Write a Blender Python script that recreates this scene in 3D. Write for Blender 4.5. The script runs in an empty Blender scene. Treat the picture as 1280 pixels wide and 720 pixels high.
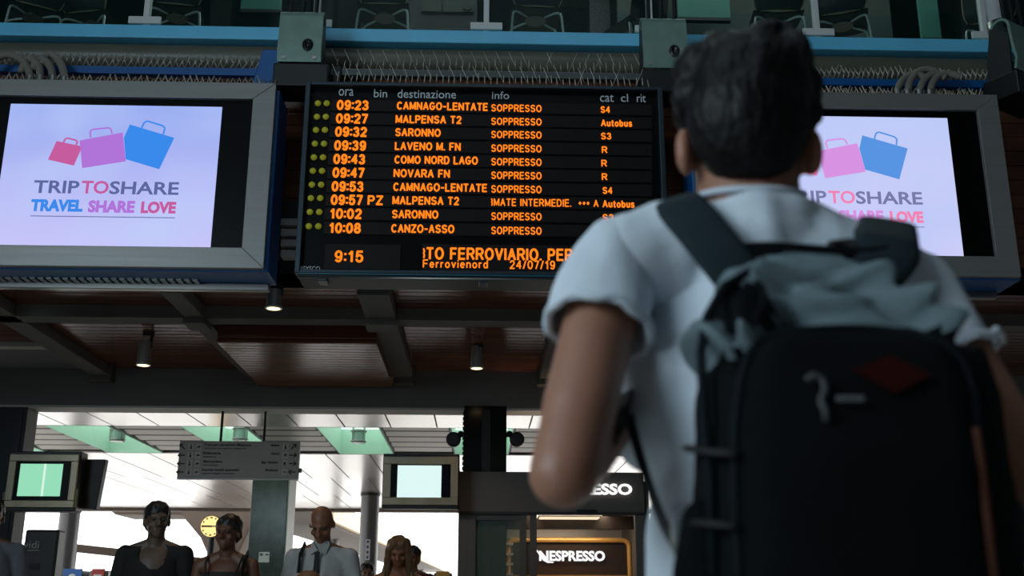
import bpy, bmesh, math, random
from mathutils import Vector, Matrix, noise
random.seed(7)
SC = bpy.context.scene
COL = SC.collection
PI = math.pi
# ---------------------------------------------------------------- camera, world, light, exposure
CAM_Z = 1.1
F_PX = 1360.0
PITCH, ROLL, YAW = math.radians(16.299), math.radians(.126), math.radians(-1.731)
_fw = Vector((-math.sin(YAW)*math.cos(PITCH), math.cos(YAW)*math.cos(PITCH), math.sin(PITCH)))
_ri = Vector((math.cos(YAW), math.sin(YAW), 0))
_up = _ri.cross(_fw)
R2 = _ri*math.cos(ROLL)+_up*math.sin(ROLL)
U2 = -_ri*math.sin(ROLL)+_up*math.cos(ROLL)
cam = bpy.data.cameras.new('camera')
cam.sensor_width = 36; cam.lens = 36*F_PX/1280
cam.clip_end = 300; cam.clip_start = .05
cam.dof.use_dof = True; cam.dof.focus_distance = 7.7; cam.dof.aperture_fstop = 4.2
camo = bpy.data.objects.new('camera', cam); COL.objects.link(camo)
m = Matrix.Identity(4)
for i in range(3):
    m[i][0] = R2[i]; m[i][1] = U2[i]; m[i][2] = -_fw[i]
m[2][3] = CAM_Z
camo.matrix_world = m
SC.camera = camo
def P(px, py, Y=None, Z=None):
    d = _fw + R2*((px-640)/F_PX) - U2*((py-360)/F_PX)
    t = Y/d.y if Y is not None else (Z-CAM_Z)/d.z
    return d*t + Vector((0, 0, CAM_Z))

vs = SC.view_settings
vs.view_transform = 'Standard'; vs.look = 'None'; vs.gamma = 1; vs.use_curve_mapping = False
vs.exposure = 0.0
try:
    SC.cycles.use_denoising = True
    SC.cycles.max_bounces = 8
    SC.cycles.sample_clamp_indirect = 4
except Exception: pass
w = bpy.data.worlds.new('sky'); SC.world = w; w.use_nodes = True
bg = w.node_tree.nodes['Background']
bg.inputs[0].default_value = (1.0, 1.0, 1.0, 1); bg.inputs[1].default_value = 3.0

def area(name, loc, target, sx, sy, power, color):
    l = bpy.data.lights.new(name, 'AREA'); l.shape = 'RECTANGLE'; l.size = sx; l.size_y = sy
    l.energy = power; l.color = color
    o = bpy.data.objects.new(name, l); COL.objects.link(o); o.location = loc
    o.rotation_euler = (Vector(target)-Vector(loc)).to_track_quat('-Z', 'Y').to_euler()
    return o
# unseen area lamps added to light the man from the left and from above
area('added_left_light', (-5.85, -1.8, 4.2), (0, 1.4, 2.0), 5.0, 3.6, 420, (.66, .87, 1.0))
area('added_overhead_light', (-.5, 1.2, 8.9), (-.2, 2.2, 0), 5.0, 3.0, 70, (.68, .88, 1.0))
area('added_upper_light', (1.5, 10.2, 9.2), (1.5, 9.2, 5.5), 8, 1.2, 170, (.75, .95, .9))  # added lamp without a fitting, brightens the chairs upstairs

# ---------------------------------------------------------------- materials
def lin(c):
    return tuple(((v/255)/12.92 if v/255 <= .04045 else ((v/255+.055)/1.055)**2.4) for v in c)
def mat(name, rgb, rough=.6, metal=0, var=.12, scale=8, bump=0, bscale=60, stretch=(1, 1, 1), spec=.5, coat=0, sss=0, rvar=0):
    m = bpy.data.materials.new(name); m.use_nodes = True
    nt = m.node_tree; b = nt.nodes['Principled BSDF']
    c = lin(rgb)
    tc = nt.nodes.new('ShaderNodeTexCoord'); mp = nt.nodes.new('ShaderNodeMapping')
    mp.inputs['Scale'].default_value = stretch
    nt.links.new(tc.outputs['Object'], mp.inputs[0])
    n = nt.nodes.new('ShaderNodeTexNoise'); n.inputs['Scale'].default_value = scale; n.inputs['Detail'].default_value = 5
    nt.links.new(mp.outputs[0], n.inputs['Vector'])
    r = nt.nodes.new('ShaderNodeMix'); r.data_type = 'RGBA'
    r.inputs[6].default_value = (*[max(0, v*(1-var*1.6)) for v in c], 1)
    r.inputs[7].default_value = (*[min(1, v*(1+var*1.6)) for v in c], 1)
    nt.links.new(n.outputs['Fac'], r.inputs[0]); nt.links.new(r.outputs[2], b.inputs['Base Color'])
    b.inputs['Roughness'].default_value = rough; b.inputs['Metallic'].default_value = metal
    b.inputs['Specular IOR Level'].default_value = spec
    if coat: b.inputs['Coat Weight'].default_value = coat
    if sss:
        b.inputs['Subsurface Weight'].default_value = sss; b.inputs['Subsurface Radius'].default_value = (.012, .004, .002)
        b.inputs['Subsurface Scale'].default_value = 1.0
    if rvar:
        mr = nt.nodes.new('ShaderNodeMapRange'); mr.inputs[3].default_value = max(.02, rough-rvar); mr.inputs[4].default_value = rough+rvar
        nt.links.new(n.outputs['Fac'], mr.inputs[0]); nt.links.new(mr.outputs[0], b.inputs['Roughness'])
    if bump:
        n2 = nt.nodes.new('ShaderNodeTexNoise'); n2.inputs['Scale'].default_value = bscale; n2.inputs['Detail'].default_value = 3
        nt.links.new(mp.outputs[0], n2.inputs['Vector'])
        bp = nt.nodes.new('ShaderNodeBump'); bp.inputs['Strength'].default_value = bump; bp.inputs['Distance'].default_value = .01
        nt.links.new(n2.outputs['Fac'], bp.inputs['Height']); nt.links.new(bp.outputs[0], b.inputs['Normal'])
    return m
def emit(name, rgb, strength=1.0):
    m = bpy.data.materials.new(name); m.use_nodes = True
    nt = m.node_tree; nt.nodes.remove(nt.nodes['Principled BSDF'])
    e = nt.nodes.new('ShaderNodeEmission'); e.inputs[0].default_value = (*lin(rgb), 1); e.inputs[1].default_value = strength
    nt.links.new(e.outputs[0], nt.nodes['Material Output'].inputs[0])
    return m
def screen_mat(name, c_top, c_bot, c_left, strength=1.0):
    """a lit screen picture: a soft wash of colours"""
    m = emit(name, c_bot, strength); nt = m.node_tree
    e = [n for n in nt.nodes if n.type == 'EMISSION'][0]
    tc = nt.nodes.new('ShaderNodeTexCoord'); sp = nt.nodes.new('ShaderNodeSeparateXYZ')
    nt.links.new(tc.outputs['Generated'], sp.inputs[0])
    a = nt.nodes.new('ShaderNodeMix'); a.data_type = 'RGBA'
    a.inputs[6].default_value = (*lin(c_bot), 1); a.inputs[7].default_value = (*lin(c_top), 1)
    nt.links.new(sp.outputs[2], a.inputs[0])
    n = nt.nodes.new('ShaderNodeTexNoise'); n.inputs['Scale'].default_value = 2.2; n.inputs['Detail'].default_value = 1
    nt.links.new(tc.outputs['Generated'], n.inputs['Vector'])
    mr = nt.nodes.new('ShaderNodeMapRange'); mr.inputs[1].default_value = .38; mr.inputs[2].default_value = .75; mr.inputs[4].default_value = .75
    nt.links.new(n.outputs['Fac'], mr.inputs[0])
    b = nt.nodes.new('ShaderNodeMix'); b.data_type = 'RGBA'; b.inputs[7].default_value = (*lin(c_left), 1)
    nt.links.new(a.outputs[2], b.inputs[6]); nt.links.new(mr.outputs[0], b.inputs[0])
    nt.links.new(b.outputs[2], e.inputs[0])
    return m
def plank_mat(name, rgb_a, rgb_b, width, rough, axis=1, bump=.6):
    """boards running along X, joints every `width` along Y or Z"""
    m = bpy.data.materials.new(name); m.use_nodes = True
    nt = m.node_tree; b = nt.nodes['Principled BSDF']
    g = nt.nodes.new('ShaderNodeNewGeometry'); sp = nt.nodes.new('ShaderNodeSeparateXYZ')
    nt.links.new(g.outputs['Position'], sp.inputs[0])
    ad = nt.nodes.new('ShaderNodeMath'); ad.operation = 'ADD'
    nt.links.new(sp.outputs[1], ad.inputs[0]); nt.links.new(sp.outputs[2], ad.inputs[1])
    dv = nt.nodes.new('ShaderNodeMath'); dv.operation = 'DIVIDE'; dv.inputs[1].default_value = width
    nt.links.new(ad.outputs[0], dv.inputs[0])
    fl = nt.nodes.new('ShaderNodeMath'); fl.operation = 'FLOOR'; nt.links.new(dv.outputs[0], fl.inputs[0])
    fr = nt.nodes.new('ShaderNodeMath'); fr.operation = 'FRACT'; nt.links.new(dv.outputs[0], fr.inputs[0])
    mp = nt.nodes.new('ShaderNodeCombineXYZ')
    sx = nt.nodes.new('ShaderNodeMath'); sx.operation = 'MULTIPLY'; sx.inputs[1].default_value = 1.3
    nt.links.new(sp.outputs[0], sx.inputs[0]); nt.links.new(sx.outputs[0], mp.inputs[0])
    sy = nt.nodes.new('ShaderNodeMath'); sy.operation = 'MULTIPLY'; sy.inputs[1].default_value = 20
    nt.links.new(ad.outputs[0], sy.inputs[0]); nt.links.new(sy.outputs[0], mp.inputs[1]); nt.links.new(fl.outputs[0], mp.inputs[2])
    n = nt.nodes.new('ShaderNodeTexNoise'); n.inputs['Scale'].default_value = 1.5; n.inputs['Detail'].default_value = 6
    nt.links.new(mp.outputs[0], n.inputs['Vector'])
    wn = nt.nodes.new('ShaderNodeTexWhiteNoise'); wn.noise_dimensions = '1D'; nt.links.new(fl.outputs[0], wn.inputs['W'])
    av = nt.nodes.new('ShaderNodeMath'); av.operation = 'MULTIPLY_ADD'; av.inputs[1].default_value = .4
    nt.links.new(wn.outputs['Value'], av.inputs[0]); 
    hf = nt.nodes.new('ShaderNodeMath'); hf.operation = 'MULTIPLY'; hf.inputs[1].default_value = .6
    nt.links.new(n.outputs['Fac'], hf.inputs[0]); nt.links.new(hf.outputs[0], av.inputs[2])
    mx = nt.nodes.new('ShaderNodeMix'); mx.data_type = 'RGBA'
    mx.inputs[6].default_value = (*lin(rgb_a), 1); mx.inputs[7].default_value = (*lin(rgb_b), 1)
    nt.links.new(av.outputs[0], mx.inputs[0]); nt.links.new(mx.outputs[2], b.inputs['Base Color'])
    b.inputs['Roughness'].default_value = rough
    # grooves
    pg = nt.nodes.new('ShaderNodeMath'); pg.operation = 'PINGPONG'; pg.inputs[1].default_value = .5
    nt.links.new(fr.outputs[0], pg.inputs[0])
    mr = nt.nodes.new('ShaderNodeMapRange'); mr.inputs[1].default_value = 0; mr.inputs[2].default_value = .1
    nt.links.new(pg.outputs[0], mr.inputs[0])
    a2 = nt.nodes.new('ShaderNodeMath'); a2.operation = 'MULTIPLY_ADD'; a2.inputs[1].default_value = .35
    nt.links.new(n.outputs['Fac'], a2.inputs[0]); nt.links.new(mr.outputs[0], a2.inputs[2])
    bp = nt.nodes.new('ShaderNodeBump'); bp.inputs['Strength'].default_value = bump; bp.inputs['Distance'].default_value = .012
    nt.links.new(a2.outputs[0], bp.inputs['Height']); nt.links.new(bp.outputs[0], b.inputs['Normal'])
    return m
def glass(name, rgb, alpha=.12, rough=.05):
    m = bpy.data.materials.new(name); m.use_nodes = True
    nt = m.node_tree; b = nt.nodes['Principled BSDF']
    b.inputs['Base Color'].default_value = (*lin(rgb), 1); b.inputs['Roughness'].default_value = rough
    tr = nt.nodes.new('ShaderNodeBsdfTransparent'); mx = nt.nodes.new('ShaderNodeMixShader')
    tr.inputs[0].default_value = (*[min(1, .75+.25*v) for v in lin(rgb)], 1)
    mx.inputs[0].default_value = alpha
    nt.links.new(tr.outputs[0], mx.inputs[1]); nt.links.new(b.outputs[0], mx.inputs[2])
    nt.links.new(mx.outputs[0], nt.nodes['Material Output'].inputs[0])
    return m

M = dict(
 concrete=mat('concrete_grey', (98, 93, 88), .8, var=.15, scale=3, bump=.1),
 plaster=mat('plaster_grey', (112, 112, 115), .75, var=.06, scale=2),
 pale=mat('pale_plaster', (190, 186, 182), .7, var=.06, scale=2),
 dark=mat('dark_panel', (26, 27, 29), .55, var=.2),
 black=mat('black_plastic', (10, 10, 12), .45, var=.2),
 blackgloss=mat('black_board_face', (5, 5, 6), .35, var=.1, spec=.12),
 floor=mat('stone_floor', (178, 175, 170), .35, var=.15, scale=4),
 steel=mat('brushed_steel', (150, 148, 146), .34, 1, .16, 5, stretch=(.6, 8, 30), rvar=.08),
 bezel=mat('bezel_steel', (132, 131, 129), .42, .4, .08, 3, stretch=(.5, 4, 18), rvar=.08),
 blue=mat('blue_paint', (12, 82, 146), .45, var=.12),
 railblue=mat('sky_blue_rail', (104, 194, 232), .4, var=.08, scale=3),
 tube=mat('olive_grey_tube', (92, 92, 80), .4, var=.12, scale=2),
 green=mat('greenish_grey_steel', (112, 138, 128), .5, .2, .18, 9, bump=.1),
 frame=mat('board_frame', (50, 62, 70), .4, .6, .12),
 led=emit('amber_led', (255, 128, 28), 1.25),
 whiteprint=mat('white_print', (200, 205, 210), .6, var=.02),
 rowpanel=mat('led_row_panel', (26, 21, 20), .5, spec=.15, var=.15, scale=20),
 barpaint=mat('grey_bar_paint', (74, 78, 80), .5, var=.1),
 pin=mat('pin_steel', (200, 192, 180), .4, .1, .1),
 conduit=mat('grey_conduit', (120, 116, 106), .6, var=.1, bump=.4, bscale=200),
 chrome=mat('chrome', (225, 242, 236), .25, .1, .04),
 ply=mat('chair_shell', (44, 46, 44), .5, var=.15),
 plyedge=mat('plywood_edge', (170, 150, 115), .6, var=.15, scale=40),
 white=mat('white_metal', (205, 205, 205), .5, var=.06),
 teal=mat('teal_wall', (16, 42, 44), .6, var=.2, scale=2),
 olive=mat('olive_wall', (42, 50, 42), .6, var=.15, scale=2),
 clearglass=glass('balustrade_glass', (60, 110, 100), .05),
 shopglass=glass('shop_glass', (150, 170, 160), .18),
 wood=plank_mat('dark_red_boards', (74, 40, 29), (134, 80, 56), .12, .2, bump=1.0),
 boxwood=plank_mat('brown_boards', (86, 50, 35), (150, 94, 64), .10, .2, bump=1.0),
 metalceil=mat('metal_ceiling', (235, 231, 228), .24, .7, .12, 1.2, stretch=(1, .35, 1), bump=.12, bscale=3, rvar=.08),
 rib=mat('ribbed_metal', (215, 210, 205), .35, .3, .06),
 skylight=emit('green_skylight', (205, 238, 220), 2.0),
 coffer=mat('green_coffer', (186, 216, 200), .5, var=.05),
 marble=mat('green_marble', (50, 60, 50), .22, var=.62, scale=9),
 blackmarble=mat('black_marble', (22, 22, 22), .15, var=.8, scale=8),
 lampwarm=emit('warm_lamp', (255, 214, 150), 5.0),
 lampbody=mat('lamp_body', (160, 158, 155), .35, .5, .1),
 fascia=mat('taupe_fascia', (84, 76, 72), .5, var=.06),
 gold=mat('golden_frame', (196, 150, 84), .35, .35, .06),
 brown=mat('brown_canopy', (92, 80, 70), .7, var=.1, scale=2),
 cream=mat('cream_edge', (225, 205, 170), .6, var=.06),
 signplate=mat('sign_plate', (172, 162, 152), .5, var=.05),
 signink=mat('sign_ink', (60, 55, 50), .6, var=.05),
 signbox=mat('sign_pictogram_box', (198, 190, 178), .6, var=.05),
 lettering=emit('lit_lettering', (255, 255, 255), 1.1),
)
# ---------------------------------------------------------------- geometry helpers
class MB:
    def __init__(s): s.v = []; s.f = []; s.m = []
    def add(s, vs_, fs, mi=0):
        o = len(s.v); s.v += [tuple(v) for v in vs_]
        for f in fs: s.f.append(tuple(i+o for i in f)); s.m.append(mi)
        return s
    def box(s, x0, x1, y0, y1, z0, z1, mi=0):
        vs_ = [(x, y, z) for z in (z0, z1) for y in (y0, y1) for x in (x0, x1)]
        return s.add(vs_, [(0, 2, 3, 1), (4, 5, 7, 6), (0, 1, 5, 4), (2, 6, 7, 3), (0, 4, 6, 2), (1, 3, 7, 5)], mi)
    def bar(s, p0, p1, wd, h, upv=(0, 0, 1), mi=0):
        p0, p1 = Vector(p0), Vector(p1); d = (p1-p0).normalized(); u = Vector(upv)
        if abs(d.dot(u)) > .98: u = Vector((0, 1, 0))
        a = d.cross(u).normalized(); u = a.cross(d).normalized()
        vs_ = [p+a*(wd/2*i)+u*(h/2*j) for p in (p0, p1) for i, j in ((-1, -1), (1, -1), (1, 1), (-1, 1))]
        return s.add(vs_, [(0, 1, 2, 3), (7, 6, 5, 4), (0, 4, 5, 1), (1, 5, 6, 2), (2, 6, 7, 3), (3, 7, 4, 0)], mi)
    def tube(s, pts, r, seg=10, closed=False, mi=0, flat=1.0):
        pts = [Vector(p) for p in pts]; n = len(pts)
        rs = r if isinstance(r, (list, tuple)) else [r]*n
        o = []; ref = None
        for i, p in enumerate(pts):
            if closed: d = pts[(i+1) % n]-pts[i-1]
            else: d = pts[min(i+1, n-1)]-pts[max(i-1, 0)]
            d.normalize()
            if ref is None: ref = Vector((0, 0, 1)) if abs(d.z) < .9 else Vector((1, 0, 0))
            a = d.cross(ref)
            if a.length < 1e-4: a = d.cross(Vector((0, 1, 0)))
            a.normalize(); b = a.cross(d).normalized(); ref = b
            for k in range(seg):
                t = 2*PI*k/seg; o.append(p+a*(math.cos(t)*rs[i])+b*(math.sin(t)*rs[i]*flat))
        fs = []
        for i in range(n if closed else n-1):
            j = (i+1) % n
            for k in range(seg):
                l = (k+1) % seg; fs.append((i*seg+k, i*seg+l, j*seg+l, j*seg+k))
        if not closed:
            fs.append(tuple(range(seg-1, -1, -1))); fs.append(tuple((n-1)*seg+k for k in range(seg)))
        return s.add(o, fs, mi)
    def cyl(s, p0, p1, r0, r1=None, seg=24, mi=0):
        return s.tube([p0, p1], [r0, r0 if r1 is None else r1], seg, mi=mi)
    def ell(s, c, r, rot=None, seg=20, rings=12, mi=0):
        c = Vector(c); r = (r, r, r) if not isinstance(r, (tuple, list)) else r
        o = [Vector((0, 0, r[2]))]
        for i in range(1, rings):
            t = PI*i/rings
            for k in range(seg):
                q = 2*PI*k/seg; o.append(Vector((r[0]*math.sin(t)*math.cos(q), r[1]*math.sin(t)*math.sin(q), r[2]*math.cos(t))))
        o.append(Vector((0, 0, -r[2])))
        if rot is not None: o = [rot @ v for v in o]
        o = [v+c for v in o]; fs = []; L = len(o)-1
        for k in range(seg):
            l = (k+1) % seg; fs.append((0, 1+k, 1+l)); b = 1+(rings-2)*seg; fs.append((L, b+l, b+k))
            for i in range(rings-2):
                a = 1+i*seg; fs.append((a+k, a+seg+k, a+seg+l, a+l))
        return s.add(o, fs, mi)
    def cap(s, p0, p1, r0, r1, seg=16):
        """tapered capsule"""
        p0, p1 = Vector(p0), Vector(p1); d = (p1-p0).normalized(); pts = []; rs = []
        for k in range(1, 6): t = PI/2*k/5; pts.append(p0-d*(r0*math.cos(t))); rs.append(r0*math.sin(t))
        for k in range(4, 0, -1): t = PI/2*k/5; pts.append(p1+d*(r1*math.cos(t))); rs.append(r1*math.sin(t))
        pts.insert(5, p1); rs.insert(5, r1)
        return s.tube(pts, rs, seg)
    def limb(s, pts, rs):
        for i in range(len(pts)-1): s.cap(pts[i], pts[i+1], rs[i], rs[i+1])
        return s
    def prism(s, poly, d, mi=0):
        """extrude a closed 3-D outline by vector d"""
        n = len(poly); d = Vector(d); a = [Vector(p) for p in poly]; vs_ = a+[p+d for p in a]
        fs = [tuple(range(n)), tuple(range(2*n-1, n-1, -1))]+[(i, i+n, (i+1) % n+n, (i+1) % n) for i in range(n)]
        return s.add(vs_, fs, mi)
    def mesh(s, name, mats, smooth=False):
        me = bpy.data.meshes.new(name); me.from_pydata(s.v, [], s.f)
        for mm in (mats if isinstance(mats, (list, tuple)) else [mats]): me.materials.append(mm)
        for p, mi in zip(me.polygons, s.m): p.material_index = mi; p.use_smooth = smooth
        b = bmesh.new(); b.from_mesh(me); bmesh.ops.recalc_face_normals(b, faces=b.faces); b.to_mesh(me); b.free()
        return me
    def build(s, name, mats, parent=None, smooth=False, bevel=0, auto=False):
        return link(name, s.mesh(name, mats, smooth or auto), parent, bevel, auto)
def link(name, me, parent=None, bevel=0, auto=False):
    o = bpy.data.objects.new(name, me); COL.objects.link(o)
    if parent is not None:
        o.parent = parent
        if parent.type == 'EMPTY': o.matrix_parent_inverse = Matrix.Translation(-parent.location)
    if bevel:
        bv = o.modifiers.new('bevel', 'BEVEL'); bv.width = bevel; bv.segments = 2; bv.limit_method = 'ANGLE'; bv.angle_limit = math.radians(40)
    if auto:
        try: me.set_sharp_from_angle(angle=math.radians(35))
        except Exception: pass
    return o
def tag(o, label=None, cat=None, group=None, kind=None):
    if label: o['label'] = label
    if cat: o['category'] = cat
    if group: o['group'] = group
    if kind: o['kind'] = kind
    return o
def thing(name, loc, label, cat, group=None):
    o = bpy.data.objects.new(name, None); COL.objects.link(o); o.location = loc; o.empty_display_size = .1
    return tag(o, label, cat, group)
def dup(root, loc=None, rotz=None, label=None):
    def rec(o, par):
        c = o.copy(); COL.objects.link(c)
        if par is not None: c.parent = par; c.matrix_parent_inverse = o.matrix_parent_inverse.copy()
        for ch in [x for x in root_children.get(o.name, [])]: rec(ch, c)
        return c
    root_children = {}
    for x in COL.objects:
        if x.parent: root_children.setdefault(x.parent.name, []).append(x)
    r = rec(root, None)
    if loc is not None: r.location = loc
    if rotz is not None: r.rotation_euler = (0, 0, rotz)
    if label: r['label'] = label
    return r
def structure(o): o['kind'] = 'structure'; return o
def evaluated(o, name):
    dg = bpy.context.evaluated_depsgraph_get()
    me = bpy.data.meshes.new_from_object(o.evaluated_get(dg)); me.name = name
    return me
def blob(mb, voxel, smooth=4, name='body', warp=None, mats=None, cut=None):
    """one continuous skin over overlapping rounded volumes"""
    me = mb.mesh('tmp', []); o = bpy.data.objects.new('tmp', me); COL.objects.link(o)
    r = o.modifiers.new('r', 'REMESH'); r.mode = 'VOXEL'; r.voxel_size = voxel; r.adaptivity = 0
    s = o.modifiers.new('s', 'SMOOTH'); s.factor = .6; s.iterations = smooth
    out = evaluated(o, name); bpy.data.objects.remove(o); bpy.data.meshes.remove(me)
    if warp:
        cn = [(v.co.copy(), v.normal.copy()) for v in out.vertices]
        out.vertices.foreach_set('co', [c for co, no in cn for c in warp(co, no)])
        out.update()
    if cut:
        b = bmesh.new(); b.from_mesh(out)
        for co, no in cut:
            bmesh.ops.bisect_plane(b, geom=b.verts[:]+b.edges[:]+b.faces[:], plane_co=co, plane_no=no, clear_outer=True)
        b.to_mesh(out); b.free()
    out.materials.clear()
    for mm in (mats if isinstance(mats, (list, tuple)) else [mats]): out.materials.append(mm)
    for p in out.polygons: p.use_smooth = True
    return out
def text_verts(body, bold=0.0, depth=.0):
    cu = bpy.data.curves.new('t', 'FONT'); cu.body = body; cu.offset = bold; cu.extrude = depth; cu.resolution_u = 3
    o = bpy.data.objects.new('t', cu); COL.objects.link(o)
    me = evaluated(o, 't'); bpy.data.objects.remove(o); bpy.data.curves.remove(cu)
    vs_ = [v.co.copy() for v in me.vertices]; fs = [tuple(p.vertices) for p in me.polygons]; bpy.data.meshes.remove(me)
    return vs_, fs
def fit_text(mb, body, x0, x1, z0, z1, Y, bold=.0, depth=.01, thick=.004, mi=0, slant=0.0):
    """lettering filling the box x0..x1, z0..z1 of the plane Y, read from -Y"""
    vs_, fs = text_verts(body, bold, depth)
    if slant: vs_ = [Vector((v.x+slant*v.y, v.y, v.z)) for v in vs_]
    ax = min(v.x for v in vs_); bx = max(v.x for v in vs_); ay = min(v.y for v in vs_); by = max(v.y for v in vs_)
    k = thick/(2*depth) if depth else 0
    o = [(x0+(v.x-ax)/(bx-ax)*(x1-x0), Y-thick/2-v.z*k, z0+(v.y-ay)/(by-ay)*(z1-z0)) for v in vs_]
    return mb.add(o, fs, mi)
def px_text(mb, body, X0, X1, y0, y1, Y, **k):
    """the same, with the box read off the photograph at distance Y"""
    ym = (y0+y1)/2; xm = (X0+X1)/2
    return fit_text(mb, body, P(X0, ym, Y).x, P(X1, ym, Y).x, P(xm, y1, Y).z, P(xm, y0, Y).z, Y, **k)
def plate(mb, pts, Y, thick=.006, mi=0):
    """flat polygon of photographed corners standing at distance Y"""
    return mb.prism([P(a, b, Y) for a, b in pts], (0, thick, 0), mi)
def arc(c, r, a0, a1, n, ax=(1, 0, 0), ay=(0, 0, 1)):
    c, ax, ay = Vector(c), Vector(ax), Vector(ay)
    return [c+ax*(r*math.cos(a0+(a1-a0)*i/n))+ay*(r*math.sin(a0+(a1-a0)*i/n)) for i in range(n+1)]

# stroke lettering of the amber displays
def _ov(cx, cy, rx, ry, a0=0, a1=360, n=12):
    return [(cx+rx*math.cos(math.radians(a0+(a1-a0)*i/n)), cy+ry*math.sin(math.radians(a0+(a1-a0)*i/n))) for i in range(n+1)]
_S = [*_ov(.5, .75, .46, .25, 25, 270, 9), *_ov(.5, .25, .48, .25, 90, -155, 9)]
_O = _ov(.5, .5, .5, .5, 0, 360, 18)
GL = {
 'A': (.95, [[(0, 0), (.5, 1), (1, 0)], [(.18, .34), (.82, .34)]]), 'B': (.85, [[(0, 0), (0, 1), (.55, 1), *_ov(.55, .76, .38, .24, 90, -90, 6), (0, .52)], [(.6, .52), *_ov(.6, .26, .4, .26, 90, -90, 6), (0, 0)]]),
 'C': (.95, [_ov(.52, .5, .5, .5, 48, 312, 14)]), 'D': (.95, [[(0, 0), (0, 1), (.45, 1), *_ov(.45, .5, .53, .5, 90, -90, 10), (0, 0)]]),
 'E': (.8, [[(1, 1), (0, 1), (0, 0), (1, 0)], [(0, .52), (.9, .52)]]), 'F': (.75, [[(1, 1), (0, 1), (0, 0)], [(0, .5), (.85, .5)]]),
 'G': (1, [[*_ov(.5, .5, .5, .5, 48, 350, 14), (.98, .46), (.58, .46)]]), 'I': (.0, [[(.5, 0), (.5, 1)]]), 'L': (.75, [[(0, 1), (0, 0), (1, 0)]]),
 'M': (1.1, [[(0, 0), (0, 1), (.5, .1), (1, 1), (1, 0)]]), 'N': (.95, [[(0, 0), (0, 1), (1, 0), (1, 1)]]), 'O': (1.05, [_O]),
 'P': (.85, [[(0, 0), (0, 1), (.6, 1), *_ov(.6, .73, .38, .27, 90, -90, 8), (0, .46)]]), 'R': (.9, [[(0, 0), (0, 1), (.6, 1), *_ov(.6, .74, .38, .26, 90, -90, 8), (0, .48)], [(.55, .48), (1, 0)]]),
 'S': (.9, [_S]), 'T': (.85, [[(0, 1), (1, 1)], [(.5, 1), (.5, 0)]]), 'V': (.95, [[(0, 1), (.5, 0), (1, 1)]]), 'Z': (.85, [[(0, 1), (1, 1), (0, 0), (1, 0)]]),
 '0': (.82, [_O]), '1': (.5, [[(.1, .75), (.75, 1), (.75, 0)]]), '2': (.8, [[*_ov(.5, .72, .46, .28, 165, -35, 9), (0, 0), (1, 0)]]),
 '3': (.8, [[*_ov(.48, .75, .42, .25, 160, -80, 8), *_ov(.48, .26, .48, .26, 85, -160, 9)]]), '4': (.85, [[(.75, 0), (.75, 1), (0, .3), (1, .3)]]),
 '5': (.8, [[(.92, 1), (.15, 1), (.06, .48), *_ov(.48, .32, .48, .32, 120, -160, 11)]]), '6': (.8, [[(.88, .86), *_ov(.5, .6, .46, .4, 70, 180, 6), (.04, .32)], _ov(.5, .31, .46, .31, 0, 360, 14)]),
 '7': (.75, [[(0, 1), (1, 1), (.35, 0)]]), '8': (.82, [_ov(.5, .76, .4, .24, 0, 360, 12), _ov(.5, .26, .48, .26, 0, 360, 12)]), '9': (.8, [[(.1, .12), *_ov(.5, .4, .46, .4, 250, 360, 6), (.96, .68)], _ov(.5, .69, .46, .31, 0, 360, 14)]),
 ':': (.0, [[(.5, .12), (.5, .2)], [(.5, .7), (.5, .78)]]), '-': (.5, [[(0, .45), (1, .45)]]), '.': (.0, [[(.5, 0), (.5, .05)]]), '/': (.45, [[(0, 0), (1, 1)]]), '(': (.2, [[(.2, 1), (.9, .75), (.5, .5), (1, .25), (.6, 0)]]),
 '*': (.5, [[(.5, .3), (.5, .7)], [(.1, .4), (.9, .6)], [(.1, .6), (.9, .4)]]),
 'a': (.65, [_ov(.48, .33, .44, .33, 0, 360, 12), [(.95, .68), (.95, 0)]]), 'u': (.62, [[(0, .68), (0, .28), *_ov(.5, .28, .5, .28, 180, 360, 8), (1, .28), (1, .68)], [(1, .3), (1, 0)]]), 't': (.38, [[(.4, .92), (.4, .15), (.6, 0), (1, .02)], [(0, .66), (1, .66)]]),
 'o': (.68, [_ov(.5, .33, .5, .34, 0, 360, 14)]), 'b': (.65, [[(0, 1), (0, 0)], _ov(.5, .33, .48, .34, 0, 360, 12)]), 'd': (.65, [[(1, 1), (1, 0)], _ov(.5, .33, .48, .34, 0, 360, 12)]),
 's': (.6, [[(x, y*.68) for x, y in _S]]), 'e': (.66, [[(.02, .36), (.98, .36), *_ov(.5, .33, .48, .34, 8, 318, 12)]]), 'r': (.36, [[(0, 0), (0, .68)], [(0, .42), (.35, .64), (1, .66)]]),
 'v': (.62, [[(0, .68), (.5, 0), (1, .68)]]), 'i': (.0, [[(.5, 0), (.5, .66)], [(.5, .92), (.5, .98)]]), 'n': (.62, [[(0, 0), (0, .68)], [(0, .38), *_ov(.5, .38, .5, .3, 180, 0, 8), (1, 0)]]),
}
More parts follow.
